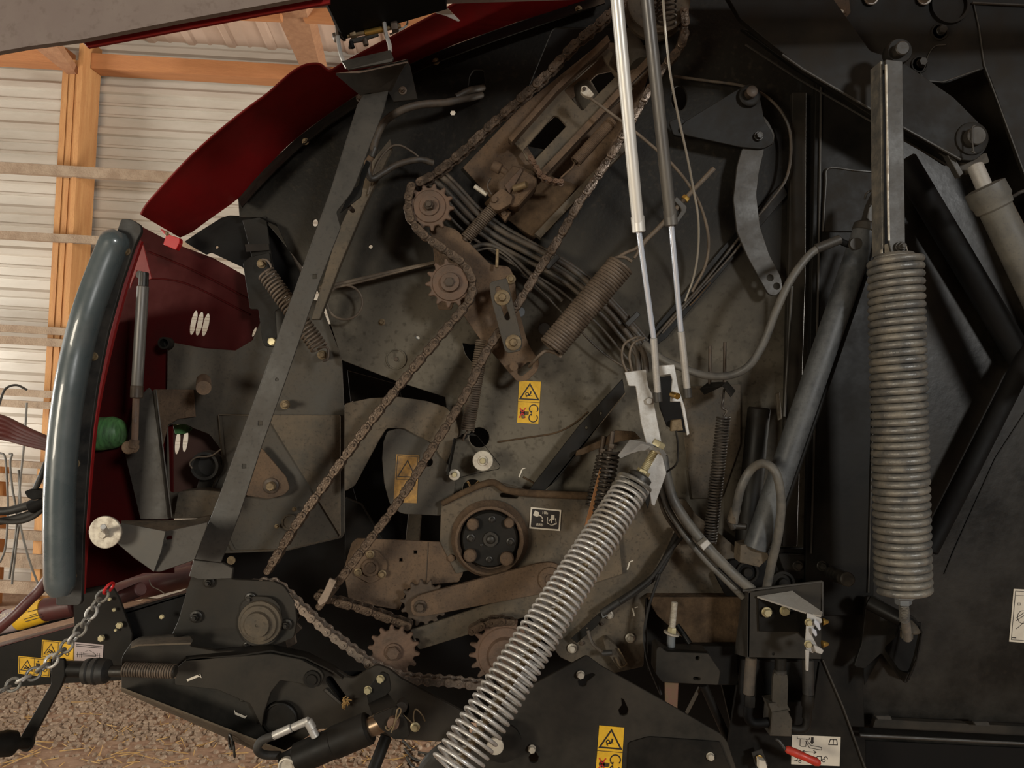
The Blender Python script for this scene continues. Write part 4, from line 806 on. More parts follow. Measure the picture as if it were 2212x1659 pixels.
hz('ribbed conduit and light cable running from the diagonal bar to the second sprocket', [(4.5, [(690, 622, 2.0), (740, 612, 2.0), (800, 598, 2.0), (870, 582, 2.0), (938, 568, 2.0)]), (2.5, [(690, 627, 1.99), (730, 620, 1.99), (790, 606, 1.99), (850, 590, 1.99), (938, 568, 1.99)])], cable, 'cable', 'sensor_cable', 'cable')
t = T('cable_loop', 'loose round loop of thin brown cable left of the second sprocket', 'cable')
t.add('loop', g_tube([P(745 + 38 * math.cos(a), 653 + 37 * math.sin(a), 1.99) for a in [2 * math.pi * k / 40 for k in range(41)]], R(2.6, 2), 8), cable)
hz('corrugated conduit arching behind the slotted link', [(5, [(1020, 535, 2.0), (1045, 528, 2.0), (1075, 535, 2.0), (1105, 555, 2.0), (1150, 595, 2.0), (1215, 650, 2.0)]), (2.4, [(1025, 543, 1.99), (1060, 537, 1.99), (1095, 555, 1.99), (1140, 600, 1.99), (1230, 690, 1.99), (1300, 760, 2.0), (1360, 800, 2.0)])], hose, 'hose', 'corrugated_conduit', 'conduit')
hz('two thin looped cables below the hose bundle beside the bright bracket', [(2.8, [(1355, 805, 1.92), (1344, 775, 1.92), (1348, 745, 1.92), (1370, 730, 1.92), (1385, 728, 1.94)]), (2.8, [(1366, 805, 1.91), (1360, 770, 1.91), (1368, 742, 1.91), (1392, 730, 1.93)])], cable, 'cable', 'looped_cable', 'cable')
hz('thin bright control cable with a small end fitting, crossing behind the silver struts', [(3.2, [(1275, 212, 1.9), (1310, 238, 1.9), (1360, 275, 1.9), (1420, 325, 1.9), (1455, 358, 1.9), (1490, 402, 1.9), (1515, 450, 1.92), (1530, 510, 1.94), (1525, 570, 1.96), (1495, 630, 1.98)])], cable, 'cable', 'control_cable', 'cable')
t = T('cable_end_fitting', 'small pale clevis on the upper end of the control cable', 'fitting')
t.plate('clevis', [(1256, 186), (1266, 184), (1276, 194), (1284, 204), (1276, 211), (1262, 206), (1254, 198)], 1.89, 0.015, pale, r=3); t.bolt(1262, 192, 1.885, 3, bolt)
hz('tall thin steel cable right of the silver struts', [(2.6, [(1431, -20, 1.62), (1437, 60, 1.62), (1448, 160, 1.65), (1465, 250, 1.7), (1485, 340, 1.76), (1498, 410, 1.82), (1508, 470, 1.86), (1508, 540, 1.92), (1498, 600, 1.97), (1480, 650, 2.0)])], wire, 'cable', 'steel_cable', 'cable')
hz('dark cable bundle along the lower side plate with a tie', [(8, [(1470, 1140, 1.97), (1425, 1230, 1.97), (1385, 1268, 1.96), (1330, 1305, 1.96), (1300, 1325, 1.96)]), (5, [(1480, 1150, 1.96), (1440, 1200, 1.95), (1405, 1250, 1.95), (1340, 1300, 1.95)]), (3.2, [(1425, 1240, 1.94), (1402, 1310, 1.94), (1392, 1370, 1.94), (1400, 1430, 1.93), (1428, 1500, 1.92)])], rubber, 'cable', 'cable_bundle', 'cable')
# ================================================================ LOWER CENTRE
t = T('swing_arm', 'pale brown rounded swing arm reaching right from the half-hidden sprocket', 'arm')
t.plate('arm', [(886, 1300, 14), (905, 1286, 10), (1160, 1218), (1195, 1213, 20), (1225, 1235, 20), (1215, 1275, 20), (1175, 1282), (915, 1332, 14), (890, 1330, 14)], 1.91, 0.014, brown, r=8)
t.bolt(908, 1310, 1.91, 10, bolt, washer=1.4); t.disc('pivot_boss', 1188, 1250, 1.91, [(0, 26), (6, 25), (8, 20), (8, 12), (5, 10)], brown)
t = T('support_bar', 'flat brown support bar below the swing arm, ending at the bottom sprocket', 'bar')
t.plate('bar', [(885, 1362), (1150, 1275), (1185, 1270), (1200, 1300), (1160, 1325), (905, 1404)], 1.935, 0.01, dusty, [circ(900, 1385, 6)], r=6)
t = T('drive_housing', 'dark grey drive housing with round stepped bearing cap below the diagonal bar', 'housing')
t.plate('plate', [(415, 1238), (440, 1232), (505, 1252), (590, 1256), (612, 1266), (636, 1300), (641, 1340), (634, 1378), (600, 1392), (550, 1400), (540, 1420), (380, 1420), (368, 1378), (385, 1340), (405, 1270)], 1.86, 0.012, blackd, r=6)
t.plate('bearing_flange', [(520, 1300), (545, 1288), (585, 1290), (606, 1310), (610, 1360), (590, 1392), (540, 1398), (515, 1370)], 1.845, 0.008, blackd, r=20)
t.disc('bearing_cap', 563, 1343, 1.845, [(0, 47), (8, 46), (10, 40), (16, 38), (18, 28), (26, 26), (27, 3), (25, 2)], dusty)
for x, y, s in ((452, 1258, 8), (424, 1332, 9), (541, 1292, 8), (619, 1349, 8), (533, 1394, 5)): t.bolt(x, y, 1.855, s, blackbolt, washer=1.5, stud=.6)
t.plate('side_sprocket_teeth', [(630, 1325), (652, 1328), (640, 1345), (652, 1358), (636, 1372), (640, 1390), (620, 1400), (610, 1360)], 1.92, 0.01, bolt, r=2)
t = T('long_guard', 'long black guard beam at the bottom left with two white grease decals', 'guard')
t.plate('rear_body', [(262, 1420, 10), (285, 1385, 14), (300, 1378, 10), (375, 1372), (378, 1380), (410, 1374, 4), (418, 1385, 6), (408, 1396, 6), (470, 1408), (560, 1406), (610, 1412), (690, 1432), (735, 1452), (760, 1468, 14), (790, 1450, 14), (815, 1436, 10), (840, 1446), (868, 1468), (1015, 1546), (1012, 1606), (870, 1598), (760, 1575), (690, 1575), (600, 1632), (560, 1620), (262, 1492, 6)], 1.8, 0.012, blackd, [slot(712, 1470, 742, 1512, 18), circ(870, 1530, 14, 22, 16)], r=4)
t.add('bottom_flange', g_sheet([P(262, 1490, 1.8), P(560, 1622, 1.8), P(650, 1650, 1.8)], [P(262, 1484, 1.72), P(560, 1600, 1.72), P(650, 1634, 1.72)], 0.005, Vector((0, 0.2, -1))), dusty)
t.add('top_lip', g_sheet([P(x, y, 1.8) for x, y in ((285, 1385), (300, 1378), (412, 1375))], [P(x, y, 1.73) for x, y in ((282, 1398), (300, 1392), (412, 1388))], 0.004, Vector((0, 0, -1))), dusty)
t.plate('front_arm', [(377, 1450), (384, 1440), (402, 1424, 6), (430, 1421), (520, 1418), (585, 1412), (650, 1425), (692, 1448, 10), (700, 1462, 6), (690, 1485, 8), (640, 1475), (605, 1470), (585, 1495), (570, 1540), (565, 1570), (540, 1520), (470, 1490), (378, 1480)], 1.77, 0.012, blackd, r=4)
t.add('arm_top_flange', g_sheet([P(x, y, 1.77) for x, y in ((402, 1424), (520, 1414), (585, 1404), (660, 1420), (720, 1450), (740, 1465))], [P(x, y, 1.83) for x, y in ((402, 1410), (520, 1398), (590, 1392), (665, 1408), (725, 1438), (745, 1455))], 0.004, Vector((0, 0, -1))), black)
t.plate('slot_backing', [(690, 1450), (780, 1450), (900, 1500), (900, 1560), (850, 1560), (720, 1530)], 1.84, 0.004, dkblack)
t.disc('pin_boss', 675, 1466, 1.77, [(0, 19), (5, 18), (5, 12), (9, 11)], black); t.disc('end_boss', 607, 1552, 1.79, [(0, 38), (8, 37), (10, 34), (6, 32)], black)
t.add('slot_liner', g_line([(702, 1490), (736, 1520)], 1.79, 5, .01), bar)
for x, y, s in ((525, 1507, 6), (1012 - 0, 1597, 0), (470, 1480, 6)):
    if s: t.bolt(x, y, 1.8, s, blackbolt)
for pts in ([(404, 1470), (428, 1460), (434, 1463), (432, 1456)], [(506, 1534), (508, 1541), (530, 1550), (533, 1546)]):
    g = g_line(pts[:2] if pts[0][0] < 500 else pts[1:3], 1.768 if pts[0][0] < 500 else 1.797, 5); g.join(g_line(pts, 1.7675 if pts[0][0] < 500 else 1.7965, 1.6)); t.add('grease_decal', g, whit)
t = T('straw_tuft', 'small tuft of straw caught at the lower end of the guard slot', 'straw')
g = Geo()
for k in range(26):
    a = random.uniform(-.6, 2.4); s = P(745 + random.uniform(-6, 6), 1512 + random.uniform(-6, 4), 1.785); v = Vector((math.cos(a) * .6, -random.uniform(.0, .6), -math.sin(a))) * random.uniform(.008, .024); g.join(g_tube([s, s + v], .0012, 5))
t.add('straw_tuft', g, straw)
t = T('crank_screw', 'ribbed black screw shaft with rubber boot and hand crank at the lower left', 'crank')
t.add('threaded_shaft', g_rod(P(268, 1446, 1.72), P(380, 1450, 1.72), R(13, 1.72), 20), blackbolt); t.coil('thread', (268, 1446, 1.72), (378, 1450, 1.72), 13.5, 2.0, 20, sprb)
t.add('shaft', g_rod(P(118, 1444, 1.72), P(190, 1446, 1.72), R(17, 1.72), 24), black); t.add('collar', g_rod(P(225, 1450, 1.72), P(268, 1450, 1.72), R(12, 1.72), 20), blackbolt)
t.add('rubber_boot', g_lathe(P(183, 1450, 1.72), P(243, 1450, 1.72) - P(183, 1450, 1.72), [(R(a, 1.72), R(b, 1.72)) for a, b in ((0, 20), (3, 26), (12, 27), (15, 24), (18, 27), (28, 28), (31, 25), (34, 27), (48, 25), (56, 14))], 28), rubber)
t.plate('crank_arm', [(112, 1425), (138, 1424), (140, 1460), (132, 1482), (72, 1592), (70, 1612, 10), (60, 1626, 10), (42, 1622, 8), (38, 1602), (110, 1478)], 1.7, 0.01, black, r=6)
t.add('grip', g_lathe(P(62, 1606, 1.69), P(-40, 1606, 1.6) - P(62, 1606, 1.69), [(0, .008), (.002, .012), (.03, .012), (.035, .02), (.04, .027), (.06, .028), (.09, .02), (.12, .018)], 24), black)
t = T('tow_hitch_beam', 'black drawbar beam across the lower left with three decals', 'beam')
t.plate('beam', [(-60, 1415), (0, 1396), (160, 1352), (158, 1290, 8), (170, 1275), (238, 1262), (255, 1290), (285, 1370), (284, 1420), (262, 1470), (110, 1478), (0, 1488), (-60, 1490)], 1.95, 0.01, black, r=3)
t.plate('rear_beam', [(250, 1322), (400, 1282), (410, 1300), (400, 1420), (285, 1420)], 1.98, 0.01, dkblack); t.add('beam_top_edge', g_sheet([P(-60, 1412, 1.95), P(160, 1350, 1.95)], [P(-60, 1404, 2.02), P(160, 1345, 2.02)], 0.004, Vector((0, 0, -1))), maroon)
t.add('beam_top_edge', g_sheet([P(262, 1326, 1.98), P(402, 1283, 1.98)], [P(262, 1316, 2.05), P(402, 1274, 2.05)], 0.004, Vector((0, 0, -1))), maroon)
t.add('lower_rail', g_sheet([P(-60, 1390, 2.1), P(155, 1335, 2.1)], [P(-60, 1378, 2.1), P(155, 1328, 2.1)], 0.03), dkblack)
for x, y, s in ((237, 1294, 4), (247, 1317, 4), (259, 1350, 7), (220, 1378, 7), (250, 1361, 3), (350, 1332, 5)): t.bolt(x, y, 1.94, s, zinc, washer=1.0, h=.6)
dec, g, e, w_ = wide_decal(t, Q((91, 1382), (161, 1389), (160, 1429), (89, 1420)), 1.948, None)
g.join(g_line(Q((91, 1382), (161, 1389), (160, 1429), (89, 1420)).L([(.6, .75), (.6, .6), (.7, .45), (.82, .45), (.82, .7)]), e, w_)); g.join(g_line(circ(145, 1412, 4, n=12), e, 1.2, closed=True)); t.add('pictogram', g, ink, dec)
qq = Q((40, 1417), (109, 1424), (107, 1463), (39, 1455)); dec, g, e, w_ = wide_decal(t, qq, 1.9475, None)
g.join(g_line(circ(*qq(.84, .62), 4.5, n=12), e, 1.2, closed=True)); g.join(pl(circ(*qq(.62, .2), 2, n=8), e)); g.join(pl(qq.L([(.55, .3), (.69, .3), (.68, .55), (.56, .55)]), e)); t.add('pictogram', g, ink, dec)
qq = Q((161.5, 1387), (223.5, 1393), (221, 1432), (159, 1430)); dec = t.plate('white_decal', qq.L([(0, 0), (1, 0), (1, 1), (0, 1)]), 1.948, .0012, pink, bev=0); e = 1.9474; g = Geo()
for v_ in (.1, .19): g.join(g_line(qq.L([(.05, v_), (.95, v_ + .01)]), e, 1.4))
g.join(g_line(qq.L([(.08, .62), (.95, .62)]), e, .8)); g.join(g_line(qq.L([(.3, .55), (.75, .55), (.75, .68), (.3, .68)]), e, .8, True)); g.join(g_line(qq.L([(.3, .52), (.5, .35), (.72, .52)]), e, .6)); 
for u in (.12, .2, .26, .8, .88): g.join(g_line(qq.L([(u, .48), (u, .75)]), e, .9))
t.add('diagram', g, ink, dec)
t = T('tongue_cylinder', 'dark drawbar tube wrapped with a yellow label, under the foot of the bumper', 'tube')
t.add('tube', g_rod(P(95, 1318, 2.0), P(165, 1305, 2.0), R(25, 2.0), 24), maroon); t.add('label_band', g_rod(P(40, 1336, 2.0), P(98, 1318, 2.0), R(25.5, 2.0), 28, .02), yel)
t.add('white_band', g_rod(P(-30, 1352, 2.0), P(40, 1336, 2.0), R(24.5, 2.0), 28, .02), pink); t.add('red_tube_end', g_rod(P(-60, 1359, 2.0), P(14, 1341, 2.0), R(25, 2.0), 28, .02), red)
g = Geo()
for a, b in (((52, 1338), (88, 1327)), ((55, 1343), (90, 1333)), ((60, 1322), (82, 1316)), ((64, 1330), (78, 1326))): g.join(g_line([a, b], 1.966, 1.4))
t.add('label_print', g, ink); t.add('danger_lettering', text_geo(Q((-4, 1326), (30, 1318), (32, 1330), (-2, 1338)), 'DANGER', 0.0, .8, 1.0, 1.958), whit)
t = T('red_drawbar_tube', 'maroon drawbar tube with a capped stub behind the safety chain', 'tube')
t.add('tube', g_rod(P(225, 1290, 2.3), P(440, 1238, 2.3), R(23, 2.3), 24), maroon); t.add('capped_stub', g_rod(P(262, 1290, 2.05), P(305, 1272, 2.02), R(15, 2.03), 24), maroon)
t.add('lower_tube', g_rod(P(240, 1262, 2.5), P(420, 1225, 2.5), R(14, 2.5), 20), maroon); t.tube('thin_cable', [(322, 1252, 2.05), (328, 1266, 2.05), (345, 1275, 2.05), (357, 1284, 2.05)], 1.2, cable)
t = T('black_feed_hose', 'dark sagging hose crossing the lower left corner in front of the yellow label', 'hose')
t.tube('hose', [(110, 1240, 1.72), (85, 1275, 1.72), (60, 1300, 1.71), (30, 1330, 1.7), (-20, 1372, 1.7)], 11, maroon)
t = T('safety_chain', 'steel safety chain sloping from the red cover to the left edge', 'chain')
def olink(p, q_, r, wd, roll):
    ax = (q_ - p); L = ax.length; ax.normalize(); a, b = frame(ax); s = (a * math.cos(roll) + b * math.sin(roll)) * wd; pts = []
    for k in range(25):
        th = 2 * math.pi * k / 24; cx = math.cos(th); pts.append(p + ax * (L / 2) + ax * ((L / 2 - wd) * (1 if cx > 0 else -1) * min(1, abs(cx) * 3) + wd * cx) + s * math.sin(th))
    return g_tube(pts, r, 8, caps=False)
cp = catmull([P(242, 1262, 1.62), P(210, 1302, 1.6), P(185, 1345, 1.58), P(140, 1400, 1.56), (P(90, 1445, 1.54)), P(45, 1470, 1.52), P(-15, 1502, 1.5)], 40)
acc = [cp[0]]
for p_ in cp:
    if (p_ - acc[-1]).length > R(19, 1.56): acc.append(p_)
for k in range(len(acc) - 1):
    v = (acc[k + 1] - acc[k]); t.add('chain_link', olink(acc[k] - v * .17, acc[k + 1] + v * .17, .0032, .0115, (0.25 if k % 2 else 1.75)), redtab if k == 0 else galv if k % 3 == 0 else sprg, label='orange painted top link' if k == 0 else None)
t = T('hanging_links', 'two loose dark chain links hanging under the long guard', 'chain')
for k, (a, b) in enumerate((((497, 1588), (499, 1618)), ((504, 1604), (507, 1634)))): t.add('chain_link', olink(P(a[0], a[1], 1.75), P(b[0], b[1], 1.75), .0028, .011, 0.9 + .3 * k), blackbolt)
# bottom hydraulic cylinder
t = T('pickup_cylinder', 'black hydraulic cylinder lying low at the bottom with a bright elbow fitting', 'hydraulic cylinder')
t.add('barrel', g_rod(P(640, 1640, 1.58), P(725, 1603, 1.58), R(32, 1.58), 32), black); t.add('barrel_sleeve', g_rod(P(718, 1606, 1.58), P(800, 1571, 1.58), R(34, 1.58), 32), black)
t.add('piston_rod', g_rod(P(795, 1573, 1.58), P(850, 1549, 1.58), R(21, 1.58), 28), mat('brushed_rod', (.25, .18, .12), None, rough=.3, metal=.8)); t.add('end_cap', g_rod(P(612, 1655, 1.58), P(645, 1638, 1.58), R(26, 1.58), 28), black)
t.disc('end_ring', 621, 1651, 1.56, [(0, 18), (10, 18), (11, 15), (6, 13)], pale)
t.rod('port_stub', (682, 1592, 1.57), (672, 1572, 1.57), 9, galv); t.rod('elbow', (675, 1575, 1.57), (664, 1556, 1.57), 10, galv); t.rod('elbow_arm', (668, 1556, 1.57), (632, 1572, 1.57), 8.5, galv); t.rod('ferrule', (630, 1572, 1.57), (590, 1590, 1.57), 9, galv)
t.tube('hose', [(595, 1588, 1.57), (565, 1600, 1.57), (556, 1618, 1.57), (570, 1630, 1.58), (605, 1632, 1.6)], 9, rubber)
t = T('cylinder_bracket', 'folded black bracket pinning the bottom cylinder, with cotter pin and brassy bolts', 'bracket')
t.plate('upper_plate', [(790, 1492), (806, 1472), (824, 1450, 8), (840, 1458, 6), (845, 1490), (826, 1512), (800, 1530), (794, 1512)], 1.7, 0.006, black, r=4)
t.add('bent_web', g_quad([P(795, 1520, 1.7), P(838, 1500, 1.7), P(860, 1530, 1.56), P(808, 1555, 1.56)], .005), black)
t.plate('lower_plate', [(804, 1548), (856, 1526), (880, 1560), (886, 1590, 8), (868, 1598), (850, 1597), (822, 1575)], 1.53, 0.008, black, r=4)
for x, y in ((822, 1466), (795, 1490)): t.bolt(x, y, 1.7, 8, zinc, washer=1.1, name='brass_bolt')
t.disc('pin', 851, 1558, 1.53, [(0, 13), (14, 13), (15, 11)], sprk); g = g_tube(catmull([P(845, 1583, 1.51), P(853, 1562, 1.51), P(858, 1535, 1.51), P(864, 1530, 1.51), P(866, 1538, 1.51), P(856, 1555, 1.51)], 6), .0016, 6)
g.join(g_tube(catmull([P(834, 1568, 1.515), P(834, 1574, 1.515), P(840, 1577, 1.515), P(848, 1568, 1.51)], 6), .0016, 6)); t.add('cotter_pin', g, zincd)
t.bolt(897, 1570, 1.6, 7, zinc); t.tube('spring_clip', [(897, 1570, 1.6), (893, 1548, 1.6), (898, 1532, 1.6), (912, 1545, 1.6), (918, 1558, 1.6)], 1.6, zincd); t.tube('spring_clip', [(895, 1566, 1.6), (872, 1545, 1.6), (864, 1535, 1.6)], 1.4, zincd)
t.disc('lug', 870, 1520, 1.7, [(0, 12), (20, 12), (20, 8)], bar)
t = T('stay_rod', 'black stay rod slanting down below the bracket at the bottom edge', 'rod')
t.add('rod', g_rod(P(835, 1590, 1.7), P(800, 1680, 1.65), R(13, 1.67), 18), black)
t = T('ground_hoses', 'thin black lines lying on the earth at the bottom edge', 'hose')
for k in range(3):
    pts = []
    for (x, y) in ((870 + 4 * k, 1600 + 18 * k), (895, 1622 + 18 * k), (935, 1630 + 18 * k), (975, 1632 + 18 * k)):
        a = P(x, y, 1.0) - Vector((0, 0, CAMH)); pts.append(Vector((0, 0, CAMH)) + a * (-(CAMH - .006) / a.z))
    t.add('line', g_tube(catmull(pts, 6), .005, 8), rubber)
t = T('tyre_edge', 'ribbed black wheel edge behind the foot of the diagonal spring', 'wheel')
t.add('tyre', g_lathe(P(1010, 1700, 1.95), (0.15, -1, 0), [(0, R(110, 1.95)), (.01, R(120, 1.95)), (.02, R(116, 1.95)), (.03, R(122, 1.95)), (.04, R(116, 1.95)), (.05, R(120, 1.95)), (.06, R(105, 1.95)), (.06, R(60, 1.95))], 48), rubber)
# long diagonal spring
t = T('long_diagonal_spring', 'long bright coil spring slanting from the saddle bracket down to the bottom edge', 'spring', None)
t.coil('coil', (1368, 1048, 1.74), (975, 1668, 1.42), 35, 3.7, 50, sprw, r2=51, seg=10, spt=24)
t.add('inner_rod', g_rod(P(1378, 1040, 1.74), P(990, 1650, 1.43), R(8, 1.58), 14), zincd)
t.add('threads', g_coil(P(1370, 1045, 1.74), P(985, 1655, 1.43), R(8, 1.6), R(2.4, 1.6), 90, 5, 10), galv)
t.coil('closed_end', (1372, 1040, 1.74), (1352, 1072, 1.73), 36, 4.6, 3.2, sprg)
t.rod('threaded_rod', (1418, 968, 1.74), (1374, 1046, 1.74), 8, zinc); t.add('thread_ridges', g_coil(P(1414, 975, 1.74), P(1382, 1032, 1.74), R(8, 1.74), R(1.2, 1.74), 18, 5, 12), zinc)
ax_ = P(1374, 1046, 1.74) - P(1418, 968, 1.74)
t.add('adjusting_nut', g_hex(P(1392, 1016, 1.74), ax_, R(15, 1.74), R(14, 1.74)), zinc); t.add('spring_plug', g_rod(P(1386, 1026, 1.74), P(1360, 1070, 1.73), R(26, 1.74), 24), bar)
t.add('bolt_head', g_hex(P(1420, 964, 1.735), -ax_ + Vector((0, -.01, 0)), R(15, 1.74), R(12, 1.74), .5), zinc); t.add('washer', g_rod(P(1417, 970, 1.74), P(1414, 975, 1.74), R(19, 1.74), 20), pale)
t.disc('lower_washer', 1070, 1610, 1.62, [(0, 18), (6, 18), (7, 14)], pale); t.disc('lower_pin_plate', 1085, 1602, 1.66, [(0, 42), (8, 42)], black)
t = T('saddle_bracket', 'pale bent saddle bracket under the bolt head of the long diagonal spring', 'bracket')
t.add('left_wing', g_quad([P(1361, 950, 1.72), P(1385, 953, 1.72), P(1414, 962, 1.73), P(1406, 974, 1.7), P(1385, 973, 1.69), P(1362, 980, 1.68), P(1341, 990, 1.68), P(1335, 984, 1.68)], .006), galv)
t.add('right_wing', g_sheet([P(x, y, d) for x, y, d in ((1408, 962, 1.74), (1428, 965, 1.74), (1440, 982, 1.74))], [P(x, y, d) for x, y, d in ((1402, 971, 1.68), (1424, 974, 1.68), (1434, 990, 1.68))], .006), galv)
t = T('release_bracket', 'brightly lit galvanized bracket where the silver struts end, left plate of the pair', 'bracket')
t.plate('plate', [(1349, 804), (1396, 798), (1401, 836), (1409, 850), (1430, 960), (1431, 985), (1440, 1022), (1414, 1094), (1407, 1090), (1398, 1020), (1400, 972), (1385, 915), (1377, 860), (1373, 834), (1358, 834)], 1.78, 0.005, galv, r=3)
t.add('bolt', g_hex(P(1401, 866, 1.78), Vector((0, -1, 0)), R(8, 1.78), R(9, 1.78)), galv); t.plate('flange', [(1408, 1060), (1400, 1100), (1392, 1080), (1396, 1030)], 1.9, .004, black)
t = T('release_bracket', 'brightly lit galvanized bracket where the silver struts end, right plate of the pair', 'bracket')
t.plate('plate', [(1422, 790), (1457, 787), (1466, 838), (1480, 880), (1490, 938), (1484, 941), (1470, 868), (1448, 868), (1452, 820), (1448, 808), (1424, 812)], 1.72, 0.005, galv, r=2)
t.plate('black_web', [(1420, 815), (1450, 812), (1470, 870), (1482, 935), (1462, 932), (1440, 920), (1425, 880)], 1.8, .006, dkblack); t.add('pin', g_rod(P(1452, 852, 1.72), P(1464, 856, 1.69), R(7, 1.7), 12), brass); t.plate('brass_fitting', [(1452, 908), (1472, 905), (1476, 930), (1450, 932)], 1.78, .02, zincd, r=2)
t.tube('dark_wire', [(1460, 930, 1.78), (1464, 960, 1.8), (1462, 1000, 1.82), (1440, 1020, 1.85)], 2.2, rubber)
for lab, xs in (('left silver gas strut reaching down to the bright release bracket', [(1310, -240, 1.4), (1345, 200, 1.5), (1380, 500, 1.58), (1412, 730, 1.63), (1421, 855, 1.66)]), ('right, darker gas strut parallel to the silver one', [(1372, -240, 1.4), (1420, 200, 1.5), (1450, 486, 1.58), (1471, 716, 1.63), (1485, 846, 1.66)])):
    t = T('gas_strut', lab, 'gas strut', 'gas struts'); k = 0 if 'left' in lab else 1; m_ = strut if not k else strutd
    a, b, c, e_, f = xs
    t.rod('cylinder', a, c, 13.5, m_, seg=28); v = Vector(P(*c)) - Vector(P(*a))
    t.rod('end_collar', (c[0] - 3, c[1] - 34, c[2] - .006), (c[0], c[1] + 2, c[2]), 14.5, m_, seg=28)
    t.rod('piston_rod', c, e_, 6, chrome); t.rod('end_sleeve', e_, f, 7.5, galv)
    t.rod('clevis', (f[0] - 1, f[1] - 8, f[2]), (f[0] + 1, f[1] + 14, f[2]), 9.5, bar)
# coil pair beside the diagonal spring
for k, (x0, y0, x1, y1, dd, r_, m_) in enumerate(((1322, 975, 1296, 1120, 1.87, 16, sprd), (1303, 985, 1278, 1095, 1.96, 12, sprd))):
    t = T('compression_spring', ('thick dark compression spring with nut and stud, left of the diagonal spring head', 'thinner dark spring standing just behind the thick one with stud')[k], 'spring', 'compression springs')
    t.coil('coil', (x0, y0, dd), (x1, y1, dd), r_, 3.2, 15, m_); t.rod('stud', (x0 + 2, y0 - 44, dd), (x1, y1, dd), 5.5 if not k else 5, bolt)
    t.add('nut', g_hex(P(x0 + 1, y0 - 16, dd), P(x1, y1, dd) - P(x0, y0, dd), R(10, dd), R(10, dd)), bolt)
t = T('rusty_strip', 'thin orange rusty strip leaning beside the thick compression spring', 'strip')
t.plate('strip', [(1296, 1010), (1300, 1012), (1275, 1140), (1262, 1140)], 1.9, .004, orangem)
t = T('angle_brace', 'dark angle brace with two holes slanting under the yellow decal', 'brace')
t.plate('face', [(1345, 818), (1350, 848), (1205, 1035), (1172, 1065), (1140, 1062), (1250, 920)], 1.99, .008, black, [circ(1298, 893, 3, n=10), circ(1267, 924, 3, n=10)])
t.add('lower_flange', g_sheet([P(1350, 848, 1.99), P(1172, 1065, 1.99)], [P(1350, 848, 2.045), P(1172, 1065, 2.045)], .004, Vector((.3, 0, -1))), dusty)
t = T('dirt_ledge_strip', 'strip of matted chaff running from the brace up to the saddle bracket', 'strip')
t.plate('strip', [(1243, 985), (1246, 974), (1310, 945), (1330, 930), (1370, 932), (1385, 948), (1350, 952), (1320, 958), (1260, 982)], 1.96, .012, caked, r=3)
# lower triangular guard
t = T('lower_guard_plate', 'large black five-sided guard plate at the bottom with keyhole slots and yellow decal', 'guard')
kh = lambda x, y, x2, y2, r: fillet([(x - r, y), (x - r * .7, y + r), (x, y + r * 1.2), (x + r * .8, y + r * .9), (x + r, y), (x2 + 4, y2), (x2 - 2, y2 - 4), (x - r * .3, y - r)], 2)
t.plate('plate', [(1267, 1416, 6), (1300, 1440), (1420, 1507), (1560, 1588, 12), (1572, 1605), (1600, 1690), (990, 1690), (1000, 1600), (1150, 1480)], 1.69, 0.008, blackd, [kh(1258, 1472, 1282, 1458, 10), kh(1347, 1534, 1344, 1512, 11), kh(1153, 1636, 1148, 1616, 11)], r=2)
t.plate('pressed_field', [(1358, 1605, 6), (1402, 1592, 8), (1555, 1603), (1590, 1690), (1355, 1690)], 1.684, .006, black, r=4)
for x, y, s in ((1254, 1457, 8), (1149, 1617, 8), (1534, 1633, 8)): t.bolt(x, y, 1.685, s, pale, washer=1.1)
hazard_decal(t, Q((1294.5, 1567), (1348.5, 1572), (1341, 1680), (1286, 1676)), 1.688, yel)
t.plate('backing', [(1140, 1600), (1170, 1600), (1170, 1660), (1140, 1660)], 1.74, .004, dusty)
t = T('spring_clip_latch', 'small dusty spring clip latch in the gap right of the diagonal spring', 'latch')
t.plate('body', [(1304, 1385), (1312, 1380), (1330, 1395), (1340, 1410), (1352, 1432), (1340, 1448), (1322, 1425), (1310, 1408)], 1.97, .035, dusty, r=4); t.rod('cross_bar', (1300, 1412, 1.96), (1322, 1410, 1.96), 6, bar)
t.tube('wire_loop', [(1335, 1400, 1.96), (1350, 1425, 1.96), (1353, 1435, 1.96), (1340, 1440, 1.96), (1330, 1420, 1.96)], 1.5, zincd)
t = T('notched_strap', 'dark flat strap with blue grey tip, slanting behind the diagonal spring', 'strap')
t.plate('strap', [(1234, 1380), (1298, 1322), (1305, 1330), (1290, 1352), (1246, 1390)], 1.97, .006, black, [circ(1268, 1358, 2.5, n=8)]); t.plate('blue_tip', [(1298, 1324), (1308, 1320), (1312, 1330), (1302, 1336)], 1.96, .01, plug)
t.tube('bent_tail', [(1270, 1362, 1.93), (1280, 1390, 1.92), (1300, 1408, 1.9)], 4, hose)
# ================================================================ RIGHT: TAILGATE, BIG SPRING, CYLINDERS
t = T('tailgate_panel', 'large glossy black tailgate panel on the right behind the big upright spring', 'panel')
t.plate('panel', [(1895, -80), (3000, -80), (3000, 1760), (1860, 1760), (1860, 1400), (1890, 900)], 2.06, 0.01, gloss)
t.add('panel_seam', g_tube([P(2260, 820, 2.058), P(2150, 990, 2.058), P(2060, 1190, 2.058), P(2040, 1240, 2.058)], .0016, 5), black)
t.add('bottom_rail', g_sheet([P(1858, 1572, 2.0), P(3000, 1633, 2.0)], [P(1856, 1584, 1.96), P(3000, 1645, 1.96)], .004), glossd)
t.plate('bottom_rail_face', [(1892, 1554), (3000, 1608), (3000, 1645), (1880, 1590)], 2.02, .02, blackd); t.add('rail_lip', g_tube([P(1857, 1588, 2.0), P(3000, 1645, 2.0)], R(4, 2), 8), bar)
